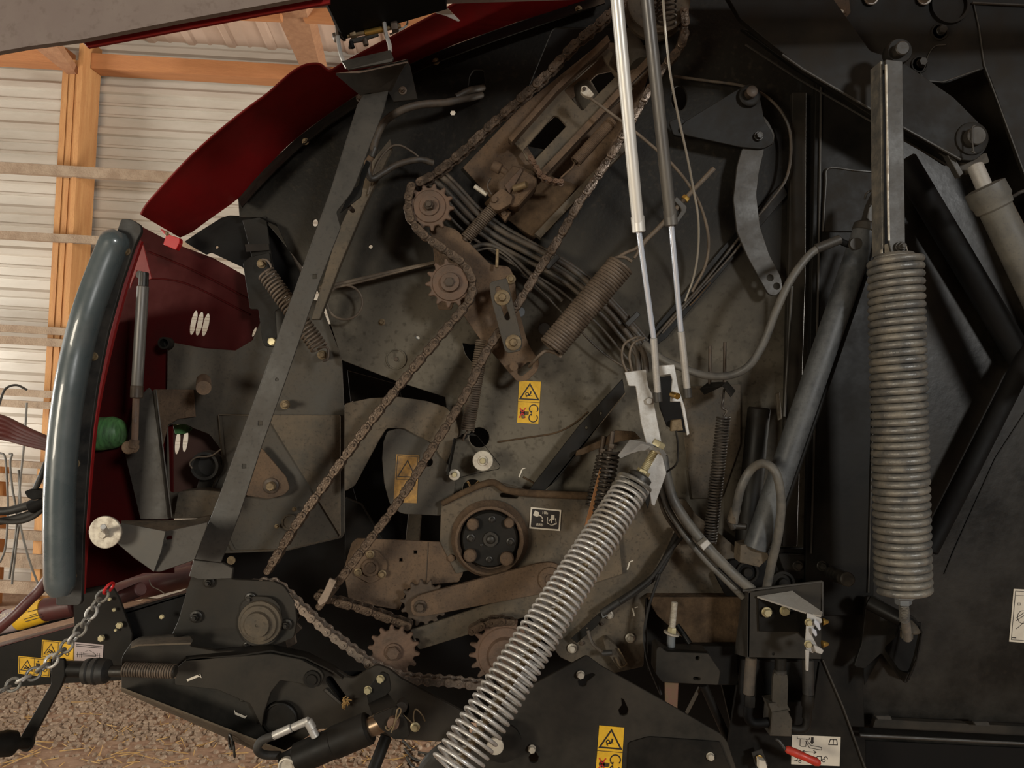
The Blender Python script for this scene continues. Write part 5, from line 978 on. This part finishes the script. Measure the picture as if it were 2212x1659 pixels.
t.plate('lower_shadow_sheet', [(1870, 1600), (3000, 1655), (3000, 1760), (1870, 1720)], 2.05, .005, dkblack)
for x, y in ((1892, 1550), (2104, 1563)): t.plate('weld_tab', [(x, y - 3), (x + 32, y - 3), (x + 36, y + 6), (x + 4, y + 5)], 2.0, .01, bar, r=2)
qq = Q((2190, 1272), (2262, 1276), (2252, 1392), (2180, 1386)); dec = t.plate('instruction_decal', qq.L([(0, 0), (1, 0), (1, 1), (0, 1)]), 2.058, .0012, whit, bev=0); e = 2.0573; g = Geo()
g.join(g_line(qq.L([(.06, .04), (1, .04), (1, .96), (.06, .96)]), e, 1, closed=True)); g.join(g_line(qq.L([(.08, .12), (1, .12)]), e, .8)); g.join(g_line(circ(*qq(.2, .28), 3.5, n=4, ang=45), e, .8, closed=True)); g.join(g_line(circ(*qq(.35, .52), 12, 14, 14), e, 1, closed=True)); g.join(g_line(qq.L([(.15, .55), (.4, .42)]), e, 1)); g.join(g_line(qq.L([(.15, .6), (.4, .48)]), e, 1)); g.join(g_line(qq.L([(.18, .75), (.3, .68), (.4, .6)]), e, 1)); g.join(g_line(qq.L([(.08, .92), (.2, .92)]), e, 2)); g.join(g_line(qq.L([(.4, .15), (.4, .25)]), e, 3)); t.add('pictogram', g, ink, dec)
t = T('rear_column', 'tall glossy black column plate between the side plate and the tailgate', 'column')
t.plate('face', [(1762, 200), (1780, -60), (1915, -60), (1905, 440), (1892, 1180), (1885, 1330), (1738, 1330), (1745, 1000)], 2.0, .02, glossd, r=2)
t.plate('left_flange', [(1712, 200), (1742, 200), (1740, 600), (1722, 1180), (1690, 1180), (1700, 700)], 2.02, .02, blackd)
t.add('flange_edge', g_tube([P(1774, 180, 1.995), P(1768, 600, 1.995), P(1752, 1195, 1.995)], .003, 6), bar); t.add('flange_edge', g_tube([P(1892, 560, 1.995), P(1886, 900, 1.995), P(1876, 1280, 1.995)], .002, 6), bar)
t.plate('reinforcing_patch', [(1782, 362, 8), (1900, 372), (1898, 500), (1776, 500)], 1.992, .008, black, r=3); t.add('weld_bead', g_tube(catmull([P(1778, 500, 1.99), P(1784, 400, 1.99), P(1790, 364, 1.99), (P(1845, 368, 1.99)), P(1902, 373, 1.99)], 6), .0022, 6), bar)
t = T('lower_rear_frame', 'black lower rear frame plate with round boss under the column', 'frame')
t.plate('plate', [(1500, 1195), (1600, 1186), (1672, 1184), (1840, 1186, 14), (1858, 1210, 10), (1872, 1290), (1862, 1400), (1872, 1700), (1610, 1700), (1540, 1400), (1480, 1240)], 2.03, .012, black, r=4)
t.plate('front_lug', [(1578, 1210), (1650, 1208), (1660, 1240), (1680, 1290), (1570, 1290), (1545, 1240)], 1.98, .02, dkblack, r=8); t.plate('gusset_lug', [(1680, 1196), (1792, 1202, 8), (1790, 1240, 10), (1775, 1252), (1700, 1250)], 2.01, .01, black, r=6)
for x, y in ((1723, 1222), (1775, 1222)): t.bolt(x, y, 2.0, 8, blackbolt, washer=1.4)
for x, y, r_ in ((1612, 1234, 24), (1688, 1258, 26)): t.disc('round_boss', x, y, 1.985, [(0, r_), (10, r_), (10, r_ * .8), (4, r_ * .75), (4, r_ * .45), (14, r_ * .4)], black)
t.add('pin_stub', g_rod(P(1795, 1238, 1.98), P(1832, 1252, 1.86), R(15, 1.95), 20), blackbolt)
t.plate('slot_mark', [(1800, 1274), (1828, 1277), (1827, 1281), (1798, 1278)], 2.028, .002, dkblack)
t = T('gusset_plate', 'dark triangular gusset plate running down to the bottom edge behind the red handle', 'plate')
t.plate('plate', [(1600, 1425), (1777, 1425), (1822, 1530), (1880, 1690), (1560, 1690)], 1.93, .01, black, [fillet([(1640, 1430), (1770, 1430), (1758, 1516), (1700, 1516), (1655, 1500)], 3)]); t.add('edge', g_tube([P(1777, 1425, 1.925), P(1822, 1530, 1.925), P(1880, 1690, 1.925)], .0028, 6), bar)
qq = Q((1711, 1587.5), (1816, 1592), (1813.5, 1655), (1709, 1651)); dec = t.plate('instruction_decal', qq.L([(0, 0), (1, 0), (1, 1), (0, 1)]), 1.928, .0012, whit, bev=0); e = 1.9273; g = Geo(); w1 = 1.1
g.join(g_line(qq.L([(.11, .05), (.11, .12), (.36, .13), (.36, .07)]), e, w1)); g.join(g_line(qq.L([(.17, .13), (.17, .35), (.2, .38), (.29, .38), (.3, .2)]), e, w1))
g.join(g_line(qq.L([(.3, .14), (.39, .33), (.62, .39), (.62, .48), (.37, .42), (.28, .18)]), e, w1)); g.join(pl(qq.L([(.395, .05), (.445, .05), (.445, .2), (.46, .2), (.42, .3), (.375, .2), (.395, .2)]), e))
g.join(g_line(qq.L([(.23, .55), (.5, .56)]), e, w1 * 1.2)); g.join(g_line(qq.L([(.28, .5), (.22, .55), (.28, .61)]), e, w1)); g.join(g_line(qq.L([(.45, .5), (.51, .56), (.45, .62)]), e, w1))
g.join(g_line(qq.L([(.79, .1), (.92, .1), (.94, .28), (.76, .28)]), e, 1.6, closed=True)); g.join(g_line(qq.L([(.855, .1), (.855, .28)]), e, 1.2))
g.join(g_line(qq.L([(.06, .88), (.12, .86), (.14, .7), (.2, .7), (.2, .88), (.1, .88)]), e, w1)); g.join(g_line(circ(*qq(.18, .9), 2.6, n=10), e, w1, closed=True)); g.join(g_line(circ(*qq(.57, .88), 2.6, n=10), e, w1, closed=True)); g.join(g_line(qq.L([(.49, .78), (.54, .7), (.62, .7), (.62, .85), (.56, .86)]), e, 1.6)); g.join(g_line(circ(*qq(.67, .83), 3.4, n=12), e, w1, closed=True)); g.join(g_line(arc(qq, .71, .76, .035, .06, -190, 20), e, 1.4)); t.add('pictogram', g, ink, dec)
t = T('ball_valve_lever', 'bent steel valve lever with red grip in front of the white instruction decal', 'lever')
t.tube('lever', [(1676, 1597, 1.86), (1684, 1602, 1.86), (1698, 1620, 1.85)], 3.4, bar, seg=8); t.add('grip', g_lathe(P(1697, 1617, 1.85), P(1768, 1648, 1.84) - P(1697, 1617, 1.85), [(0, R(5, 1.85)), (.004, R(8, 1.85)), (.03, R(9, 1.85)), (.055, R(8, 1.85)), (.078, R(9, 1.85)), (.087, R(6, 1.85)), (.09, R(2, 1.85))], 16), redgrip)
t = T('metal_tag', 'small bright folded metal tag low in the picture beside the gusset plate', 'tag')
t.plate('tag', [(1624, 1626), (1646, 1618), (1660, 1655), (1636, 1665)], 1.9, .004, bar); t.bolt(1640, 1638, 1.895, 5, brass); t.plate('fold', [(1640, 1642), (1654, 1645), (1658, 1660), (1640, 1662)], 1.87, .02, whit)

# valve plate and hydraulics
t = T('valve_plate', 'dark folded valve plate with two brassy bolts, low right of centre', 'plate')
t.plate('face', [(1616, 1280), (1776, 1257), (1774, 1424), (1614, 1420)], 1.84, .006, blackd, [slot(1651, 1348, 1651, 1342, 12), slot(1695, 1350, 1695, 1330, 10), circ(1671, 1413, 3, n=10)])
t.add('left_fold', g_sheet([P(1616, 1280, 1.84), P(1614, 1420, 1.84)], [P(1604, 1277, 1.93), P(1586, 1412, 1.93)], .005, Vector((1, 0, 0))), bar); t.add('top_edge', g_tube([P(1604, 1276, 1.84), P(1776, 1256, 1.84)], .003, 6), bar)
t.add('right_edge', g_tube([P(1776, 1256, 1.84), P(1776, 1330, 1.84)], .0035, 6), bar)
t.plate('inner_plate', [(1638, 1292), (1720, 1310), (1740, 1380), (1725, 1366), (1640, 1364)], 1.832, .005, glossd)
for x, y in ((1656, 1322), (1695, 1319)): t.bolt(x, y, 1.825, 9, zinc, washer=1.25)
t.add('top_wing', g_quad([P(1636, 1288, 1.83), P(1712, 1276, 1.83), P(1722, 1284, 1.81), P(1777, 1322, 1.72), P(1774, 1330, 1.72), P(1745, 1324, 1.74)], .004, Vector((0, .3, -1))), galv)
t.add('side_wing', g_quad([P(1742, 1324, 1.74), P(1722, 1318, 1.83), P(1726, 1368, 1.83), P(1742, 1384, 1.74)], .004, Vector((1, .3, 0))), glossd)
t = T('latch_assembly', 'shiny galvanized double hook latch on the wing of the valve plate', 'latch')
t.plate('back_plate', [(1744, 1324), (1752, 1326), (1775, 1336), (1777, 1345), (1760, 1352), (1755, 1368), (1756, 1376), (1768, 1400), (1756, 1412), (1742, 1404), (1740, 1380)], 1.73, .004, galv, r=3)
t.plate('hook', [(1762, 1338), (1770, 1345), (1774, 1360), (1770, 1363), (1764, 1354), (1758, 1346)], 1.72, .006, chrome, r=2); t.plate('hook', [(1754, 1356), (1764, 1362), (1766, 1373), (1762, 1376), (1755, 1366)], 1.72, .006, chrome, r=2)
t.plate('keeper', [(1757, 1392), (1770, 1398), (1780, 1405), (1776, 1414), (1762, 1410)], 1.72, .008, galv, r=3); t.plate('lever_bar', [(1740, 1404), (1749, 1404), (1747, 1450), (1741, 1450)], 1.715, .006, galv, r=3)
for x, y in ((1746, 1344), (1745, 1391)): t.bolt(x, y, 1.722, 7, zinc, washer=1.2)
for y in (1343, 1391): t.add('pointed_stud', g_lathe(P(1776, y, 1.74), P(1791, y, 1.74) - P(1776, y, 1.74), [(0, R(8, 1.74)), (.006, R(7, 1.74)), (.009, R(5, 1.74)), (.013, R(4, 1.74)), (.016, .001)], 12), brass)
t = T('valve_block', 'square dark hydraulic valve block with hex couplings and hoses', 'valve')
t.add('block', g_plate([(1668, 1540), (1702, 1534), (1712, 1556), (1710, 1592), (1664, 1590)], 1.86, .06, bev=.002), grey); t.plate('shoulder', [(1660, 1520), (1698, 1516), (1708, 1536), (1668, 1542)], 1.865, .05, grey)
t.add('hex_coupling', g_hex(P(1683, 1520, 1.88), P(1685, 1453, 1.88) - P(1683, 1520, 1.88), R(18, 1.88), (P(1683, 1520, 1.88) - P(1685, 1453, 1.88)).length), grey); t.rod('upper_stem', (1686, 1420, 1.88), (1685, 1458, 1.88), 12, black)
t.rod('neck', (1685, 1446, 1.88), (1685, 1456, 1.88), 14, bar); t.rod('hose_tail', (1623, 1420, 1.88), (1617, 1500, 1.88), 12, hose); t.add('fitting', g_hex(P(1619, 1525, 1.88), P(1620, 1505, 1.88) - P(1619, 1525, 1.88), R(12, 1.88), R(24, 1.88)), black)
t.tube('elbow', [(1617, 1525, 1.88), (1616, 1548, 1.88), (1628, 1562, 1.88), (1662, 1560, 1.88)], 10, dkblack); t.rod('right_hose', (1745, 1424, 1.88), (1746, 1500, 1.88), 12, rubber); t.add('fitting', g_lathe(P(1746, 1500, 1.88), P(1742, 1560, 1.88) - P(1746, 1500, 1.88), [(0, R(11, 1.88)), (.01, R(13, 1.88)), (.03, R(13, 1.88)), (.035, R(10, 1.88)), (.06, R(10, 1.88))], 18), black)
t.tube('elbow', [(1744, 1550, 1.88), (1740, 1570, 1.88), (1725, 1576, 1.88), (1705, 1572, 1.88)], 9, black)
# box bracket with long bolt
t = T('box_bracket', 'black box bracket with tall plated bolt standing in its top, centre bottom', 'bracket')
t.plate('face', [(1418, 1404, 4), (1424, 1396, 6), (1440, 1408), (1530, 1412), (1556, 1450), (1552, 1480), (1430, 1474, 6), (1416, 1455)], 1.82, .06, blackd, [circ(1507, 1422, 4.5), slot(1501, 1466, 1510, 1467, 7)], r=4)
t.add('top_face', g_quad([P(1420, 1402, 1.82), P(1532, 1410, 1.82), P(1500, 1392, 1.95), P(1430, 1388, 1.95)], .004), black); t.plate('rear_arm', [(1500, 1396), (1590, 1396), (1596, 1480), (1545, 1480)], 1.93, .03, black)
t.add('long_bolt', g_rod(P(1457, 1300, 1.86), P(1452, 1358, 1.86), R(6.5, 1.86), 16), pale); t.add('thread', g_coil(P(1457, 1302, 1.86), P(1452, 1355, 1.86), R(6.4, 1.86), R(.9, 1.86), 20, 5, 12), pale)
t.add('nut', g_hex(P(1451, 1367, 1.86), P(1457, 1300, 1.86) - P(1452, 1358, 1.86), R(10, 1.86), R(12, 1.86)), zinc); t.add('washer', g_rod(P(1450, 1370, 1.86), P(1451, 1366, 1.86), R(17, 1.86), 24), pale); t.add('sleeve', g_rod(P(1449, 1398, 1.86), P(1450, 1370, 1.86), R(9, 1.86), 18), plug)
t.plate('iridescent_strap', [(1436, 1474), (1466, 1476), (1463, 1540), (1437, 1528)], 1.85, .005, iris); t.add('lever', g_tube([P(1462, 1350, 1.9), P(1478, 1372, 1.89), P(1490, 1390, 1.88)], R(6, 1.9), 10), glossd)
t = T('cross_struts', 'two thin black struts crossing in the dark gap right of the lower guard', 'strut')
t.add('strut', g_rod(P(1520, 1480, 1.98), P(1600, 1660, 1.98), R(9, 1.98), 12), black); t.add('strut', g_rod(P(1512, 1484, 2.0), P(1483, 1540, 2.0), R(4, 2), 10), dusty)

# upper right arm group
t = T('lift_arm', 'broad black lift arm reaching from the top edge down right to a round pin', 'arm')
t.plate('arm', [(1540, -60), (1760, -60), (1880, 110), (1945, 130), (1985, 158), (2060, 210), (2118, 268, 14), (2136, 295, 22), (2130, 325, 20), (2105, 348, 12), (2075, 345), (1905, 250), (1735, 150), (1600, 40)], 1.84, .02, black, r=6)
t.add('lower_edge', g_tube([P(x, y, 1.84) for x, y in ((1690, 118), (1735, 150), (1905, 250), (2075, 345))], .003, 6), bar)
t.plate('rear_twin', [(1600, 60), (1710, 140), (1905, 264), (2050, 358, 10), (2060, 340), (1905, 230), (1700, 90)], 1.93, .015, black, r=4); t.add('rear_edge', g_tube([P(1610, 96, 1.925), P(1720, 168, 1.925), P(1905, 276, 1.925), P(2052, 360, 1.925)], .0025, 6), bar)
t.disc('pin_washer', 2098, 300, 1.84, [(0, 36), (4, 35), (5, 32), (5, 18)], black); t.disc('pin', 2100, 298, 1.835, [(0, 20), (16, 20), (18, 18), (18, 4)], bar); t.tube('split_pin', [(2098, 326, 1.81), (2106, 330, 1.81), (2102, 322, 1.81), (2100, 278, 1.81), (2106, 272, 1.81)], 1.6, bar)
t.plate('end_fork', [(2040, 322), (2056, 328), (2076, 372), (2085, 378, 4), (2110, 358), (2136, 350), (2130, 330), (2090, 350), (2070, 345)], 1.87, .03, grey, r=4)
t.plate('fork_face', [(2040, 322), (2056, 328), (2082, 374), (2073, 382)], 1.85, .02, bar)
t = T('rear_upper_plate', 'black upper rear plate with a large round hole and bolts at the top right', 'plate')
t.plate('plate', [(1560, -60), (3000, -60), (3000, 900), (2420, 900), (2212, 375), (2140, 170), (2128, 148), (2050, 178), (2036, 180, 2), (2000, 176), (1960, 150), (1830, 100), (1690, 60)], 1.9, .012, black, [circ(2050, 12, 33, 38)], r=2)
t.disc('hole_rim', 2050, 12, 1.9, [(0, 42), (8, 41), (8, 35), (-6, 34)], black); t.disc('dark_bore', 2050, 12, 1.96, [(0, 40), (2, 40)], dkblack)
t.add('curved_edge', g_tube(catmull([P(2043, 97, 1.897), P(2020, 100, 1.897), P(2005, 120, 1.897), P(1998, 145, 1.897), P(1985, 162, 1.897)], 6), .0014, 5), bar)
t.add('plate_edge', g_tube([P(1990, 162, 1.897), P(1998, 174, 1.897), P(2034, 177, 1.897), P(2052, 172, 1.897), P(2115, 150, 1.897)], .0022, 5), bar); t.add('weld', g_tube([P(2104, 10, 1.897), P(2115, 60, 1.897), P(2126, 140, 1.897), P(2212, 372, 1.897)], .002, 5), bar)
for x, y in ((2028, 70), (1985, 140)): t.disc('recess_ring', x, y, 1.9, [(0, 19), (4, 18), (4, 15), (0, 14)], black); t.bolt(x + 4, y - 3, 1.89, 10, blackbolt, washer=1.0)
for x in (1881, 1996): t.bolt(x, -4, 1.895, 13, galv, washer=1.2)
t.plate('rusty_tab', [(1800, -10), (1834, -10), (1838, 26), (1824, 43), (1801, 26)], 1.885, .008, brown); t.disc('tab_eye', 1820, 23, 1.885, [(0, 9), (4, 8), (4, 5)], brown); t.bolt(1818, 25, 1.88, 3, pale)
t.add('top_edge_strip', g_tube([P(2100, 6, 1.895), P(3000, 48, 1.895)], .003, 6), grey)
# big upright spring
t = T('upright_spring', 'biggest coil spring, thick dusty wire, standing upright on the right', 'spring')
t.coil('coil', (1934, 560, 1.74), (1951, 1275, 1.74), 49, 8.1, 43.5, sprg, r2=50, seg=12, spt=28)
t.add('upper_plug', g_rod(P(1933, 548, 1.74), P(1934, 580, 1.74), R(42, 1.74), 28), sprg); t.add('lower_plug', g_rod(P(1950, 1250, 1.74), P(1951, 1278, 1.74), R(40, 1.74), 28), sprg)
t.add('lower_nut', g_hex(P(1951, 1280, 1.74), P(1953, 1330, 1.74) - P(1951, 1280, 1.74), R(27, 1.74), R(12, 1.74)), plug); t.add('lock_nut', g_hex(P(1951, 1291, 1.74), P(1953, 1330, 1.74) - P(1951, 1280, 1.74), R(17, 1.74), R(15, 1.74)), plug)
t.rod('threaded_rod', (1952, 1300, 1.74), (1960, 1380, 1.83), 9.5, sprg); t.add('thread', g_coil(P(1952, 1306, 1.74), P(1954, 1342, 1.76), R(9.4, 1.74), R(1.2, 1.74), 11, 5, 12), sprg)
t = T('spring_hanger', 'long twin flat hanger bar carrying the biggest upright spring', 'hanger')
t.plate('front_bar', [(1913, 128), (1950, 132), (1956, 545), (1926, 546), (1920, 520)], 1.72, .008, bar, r=3); t.add('bright_edge', g_tube([P(1914, 140, 1.72), P(1920, 520, 1.72)], .0028, 6), pale)
t.plate('rear_bar', [(1902, 132), (1907, 132), (1912, 548), (1906, 548)], 1.74, .05, sprg); t.add('gap_plate', g_plate([(1905, 150), (1916, 150), (1922, 545), (1910, 545)], 1.78, .01), dkblack)
t.disc('top_pin_washer', 1932, 120, 1.76, [(0, 27), (20, 27), (24, 25), (24, 17)], black); t.disc('top_pin', 1938, 114, 1.74, [(0, 15), (22, 15), (24, 13)], blackbolt)
t.plate('lower_clevis', [(1905, 540), (1912, 528), (1922, 524), (1930, 548), (1960, 548), (1958, 530), (1962, 545), (1964, 556), (1904, 556)], 1.74, .01, pale, r=2); t.bolt(1945, 533, 1.715, 9, bar, washer=1.3, stud=.8)
t = T('spring_foot_bracket', 'black hooded foot bracket with domed nut under the big upright spring', 'bracket')
t.plate('plate', [(1873, 1288), (1895, 1290), (1945, 1325), (1975, 1332), (1994, 1360, 12), (1990, 1390), (1975, 1450, 16), (1958, 1478), (1948, 1470), (1905, 1410), (1868, 1445), (1845, 1440), (1862, 1390)], 1.96, .012, black, [fillet([(1938, 1375), (1945, 1345), (1965, 1333), (1988, 1350), (1990, 1365), (1978, 1420), (1966, 1455), (1945, 1450), (1910, 1400)], 8)], r=6)
t.add('hood', g_sheet([P(x, y, 1.95) for x, y in ((1935, 1372), (1940, 1352), (1955, 1338), (1972, 1336), (1988, 1350), (1993, 1366), (1980, 1430), (1960, 1474))], [P(x, y, 1.86) for x, y in ((1935, 1375), (1941, 1355), (1955, 1341), (1971, 1340), (1985, 1352), (1990, 1367), (1979, 1425), (1960, 1468))], .004), black)
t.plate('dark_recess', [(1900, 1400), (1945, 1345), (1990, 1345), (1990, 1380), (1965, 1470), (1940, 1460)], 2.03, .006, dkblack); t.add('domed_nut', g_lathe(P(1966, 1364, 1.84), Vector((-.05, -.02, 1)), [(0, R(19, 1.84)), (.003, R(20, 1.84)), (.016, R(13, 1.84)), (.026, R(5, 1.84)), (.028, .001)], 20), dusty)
t.add('nut', g_hex(P(1958, 1378, 1.83), Vector((-.03, -.02, 1)), R(13, 1.83), R(14, 1.83)), dusty)
t.add('cross_tube', g_rod(P(1874, 1300, 1.93), P(1950, 1340, 1.88), R(16, 1.9), 24), glossd); t.plate('lower_gusset', [(1866, 1440), (1905, 1412), (1868, 1480)], 1.98, .006, dkblack)
# hydraulic cylinders
t = T('hydraulic_cylinder', 'long dark dusty hydraulic cylinder slanting across the column, left of the big spring', 'hydraulic cylinder')
t.add('barrel', g_rod(P(1872, 492, 1.84), P(1632, 1185, 1.84), R(26, 1.84), 32, .06), mat('dusty_black_cylinder', (.03, .033, .036), (.1, .105, .105), .5, 10, .4, bump=.15, speck=(.03, .03, .03))); t.add('head_ring', g_rod(P(1875, 484, 1.84), P(1868, 505, 1.84), R(28, 1.84), 32), bar)
t.plate('upper_fork', [(1872, 470), (1880, 440), (1895, 408), (1905, 402), (1905, 485), (1890, 490)], 1.84, .03, bar, r=3); t.tube('fork_clip', [(1868, 430, 1.82), (1872, 418, 1.82), (1884, 412, 1.82), (1890, 424, 1.82), (1878, 446, 1.82)], 2.4, bar)
t.add('side_pipe', g_tube([P(1900, 505, 1.87), P(1665, 1180, 1.88)], R(6, 1.87), 12), black)
t.add('foot_block', g_plate([(1600, 1178), (1650, 1170), (1662, 1205), (1640, 1225), (1598, 1215)], 1.83, .05), dusty); t.disc('port_ring', 1846, 528, 1.82, [(0, 14), (8, 13), (8, 9)], bar)
t.tube('port_elbow', [(1850, 530, 1.83), (1832, 528, 1.83), (1812, 520, 1.82), (1800, 520, 1.82)], 7, dkblack); t.rod('hose_collar', (1815, 517, 1.82), (1762, 538, 1.82), 10.5, bar)
hz('short hose looping up and over beside the foot of the middle cylinder', [(9.5, [(1585, 1128, 1.86), (1592, 1090, 1.84), (1602, 1050, 1.82), (1622, 1015, 1.81), (1648, 1001, 1.78), (1672, 1015, 1.76), (1684, 1050, 1.76), (1687, 1100, 1.77), (1680, 1160, 1.79), (1666, 1220, 1.82), (1655, 1275, 1.86)])], hosel)
t = T('hose_fitting', 'dusty elbow fitting at the low end of the looping hose beside the cylinder foot', 'fitting')
t.rod('ferrule', (1590, 1098, 1.85), (1580, 1128, 1.86), 11, dusty); t.rod('elbow', (1574, 1120, 1.86), (1586, 1142, 1.86), 8, blackbolt); t.rod('nipple', (1584, 1136, 1.86), (1612, 1138, 1.86), 7, blackbolt)
t = T('hydraulic_cylinder', 'pale dusty hydraulic cylinder with shiny rod at the right edge under the lift arm', 'hydraulic cylinder')
t.add('barrel', g_rod(P(2140, 430, 1.82), P(2330, 826, 1.82), R(32, 1.82), 32, .06), mat('pale_dusty_cylinder', (.075, .072, .064), (.15, .14, .115), .5, 10, .5, bump=.15, speck=(.07, .07, .07)))
t.add('gland', g_lathe(P(2125, 402, 1.82), P(2250, 650, 1.82) - P(2125, 402, 1.82), [(0, R(26, 1.82)), (.004, R(40, 1.82)), (.04, R(41, 1.82)), (.045, R(38, 1.82)), (.06, R(37, 1.82)), (.065, R(32, 1.82))], 32), MATS['pale_dusty_cylinder'])
t.add('piston_rod', g_rod(P(2106, 358, 1.84), P(2128, 408, 1.82), R(16, 1.83), 28), galv); t.tube('feed_line', [(2150, 425, 1.8), (2185, 425, 1.81), (2205, 415, 1.82), (2240, 405, 1.82)], 4, bar)
t.add('side_line', g_tube([P(2175, 425, 1.86), P(2370, 800, 1.86)], R(5, 1.86), 10), cable)
# tailgate brace, plus a dark tube made where a shadow band falls
for lab, a, b, r_, dd in (('black round tube brace from the right edge down to the big spring', (2235, 735), (2004, 1190), 20, 1.99), ('dark round tube standing in for a shadow band slanting down right behind the pale cylinder', (1950, 345), (2215, 790), 26, 2.02)):
    t = T('brace_and_shadow_tube', lab, 'brace', 'tube braces on the tailgate'); t.add('tube', g_rod(P(a[0], a[1], dd), P(b[0], b[1], dd), R(r_, dd), 24), dkblack)
# triangular guide group
t = T('guide_plate', 'dark wing-shaped guide plate with a big pin right of the silver struts', 'plate')
t.plate('plate', [(1468, 278, 6), (1480, 262, 6), (1590, 195, 10), (1625, 180, 18), (1642, 210, 12), (1652, 262), (1668, 285, 8), (1672, 310, 10), (1648, 322, 10), (1600, 318), (1480, 292)], 1.98, .01, black, r=8)
t.disc('pin_collar', 1618, 208, 1.975, [(0, 24), (6, 23), (8, 20), (8, 14)], black); t.disc('pin', 1620, 203, 1.965, [(0, 12), (16, 12), (17, 10)], bolt); t.bolt(1639, 294, 1.975, 8, blackbolt, washer=1.3)
t.plate('left_tongue', [(1445, 262), (1470, 252), (1490, 270), (1480, 296), (1455, 292)], 1.99, .01, black, r=6); t.plate('rear_ear', [(1640, 240), (1660, 262), (1674, 290), (1670, 315), (1650, 300)], 2.0, .006, grey, r=8)
t = T('curved_link', 'curved flat link with two holes hanging below the guide plate', 'link')
t.plate('link', [(1604, 318), (1652, 320), (1640, 370), (1634, 420), (1642, 490), (1662, 550), (1688, 600, 10), (1690, 625, 12), (1675, 640, 12), (1660, 636, 10), (1615, 555), (1592, 500), (1584, 430), (1592, 360)], 1.99, .01, bar, [circ(1664, 600, 7), circ(1678, 618, 7)], r=8)
hz('thin black cable curving round the right of the guide plate down to the lower left', [(3, [(1455, 165, 2.02), (1530, 175, 2.02), (1600, 185, 2.02), (1650, 205, 2.01), (1690, 245, 2.0), (1708, 300, 2.0), (1700, 380, 2.0), (1660, 440, 2.01), (1600, 510, 2.02), (1520, 610, 2.02), (1440, 700, 2.02), (1410, 735, 2.0)]), (2.6, [(1640, 470, 2.015), (1590, 540, 2.02), (1500, 640, 2.02), (1430, 720, 2.02)])], hose, 'cable', 'long_cable', 'cable')
t = T('broad_flat_brace', 'dark flat brace rising right behind the cables to the curved link', 'brace')
t.plate('brace', [(1395, 745), (1420, 700), (1590, 500), (1690, 395), (1702, 420), (1600, 540), (1440, 730), (1410, 752)], 2.035, .008, black); t.tube('straw_caught', [(1490, 660, 2.02), (1505, 645, 2.02), (1535, 610, 2.02)], 1.5, caked)
# thin upright springs
t = T('thin_hanging_spring', 'thin dark extension spring hanging from a small angle bracket beside the middle cylinder', 'spring')
t.coil('coil', (1563, 900, 1.9), (1533, 1172, 1.92), 13, 2.4, 44, sprd); t.tube('hook', [(1563, 900, 1.9), (1570, 888, 1.9), (1560, 880, 1.9), (1562, 862, 1.9), (1564, 842, 1.92)], 2.6, sprd)
t = T('angle_hanger', 'small dark folded hanger bracket holding the thin spring', 'bracket')
t.add('left_face', g_quad([P(1512, 840, 1.92), P(1530, 826, 1.98), P(1572, 824, 1.98), P(1560, 835, 1.9), P(1522, 853, 1.9)], .005), black); t.add('right_face', g_quad([P(1560, 832, 1.9), P(1572, 824, 1.98), P(1589, 844, 1.96), P(1579, 858, 1.9)], .005), black)
for x, y0, y1 in ((1534, 747, 830), (1566, 739, 826)): t.rod('threaded_stem', (x, y0, 1.95), (x - 1, y1, 1.95), 3.6, bolt)
t = T('side_rod', 'thin upright rod with a small end standing against the column flange', 'rod')
t.add('rod', g_rod(P(1711, 618, 1.96), P(1694, 900, 1.96), R(3.5, 1.96), 10), bar); t.plate('clip', [(1677, 850), (1684, 848), (1690, 905), (1682, 908)], 1.98, .01, dusty)
t = T('textured_backing', 'rough dusty backing strip behind the thin hanging spring', 'strip')
t.plate('strip', [(1478, 835), (1600, 830), (1600, 960), (1560, 1075), (1495, 1078), (1478, 950)], 2.04, .006, dusty, r=4)
t = T('column_tube', 'dark upright tube partly hidden behind the foot of the middle cylinder', 'tube')
t.add('tube', g_rod(P(1640, 880, 2.0), P(1610, 1190, 2.0), R(24, 2), 24), black)
t = T('hose_run', 'grey dusted hoses sweeping from the bright bracket down right behind the valve plate', 'hoses')
t.tube('hose', [(1432, 985, 1.9), (1438, 1020, 1.9), (1455, 1080, 1.9), (1490, 1135, 1.89), (1540, 1195, 1.88), (1590, 1245, 1.87), (1625, 1275, 1.87)], 11, hosel); t.tube('hose', [(1425, 1030, 1.92), (1440, 1090, 1.92), (1475, 1150, 1.91), (1520, 1205, 1.9), (1570, 1255, 1.89), (1605, 1290, 1.89)], 7, hosel)
t.plate('cable_tie', [(1512, 1178), (1528, 1165), (1536, 1174), (1520, 1190)], 1.84, .03, galv, r=2); t.tube('thin_hose', [(1420, 1060, 1.95), (1436, 1110, 1.95), (1470, 1160, 1.95)], 4, hose)
for t in THINGS: t.build()
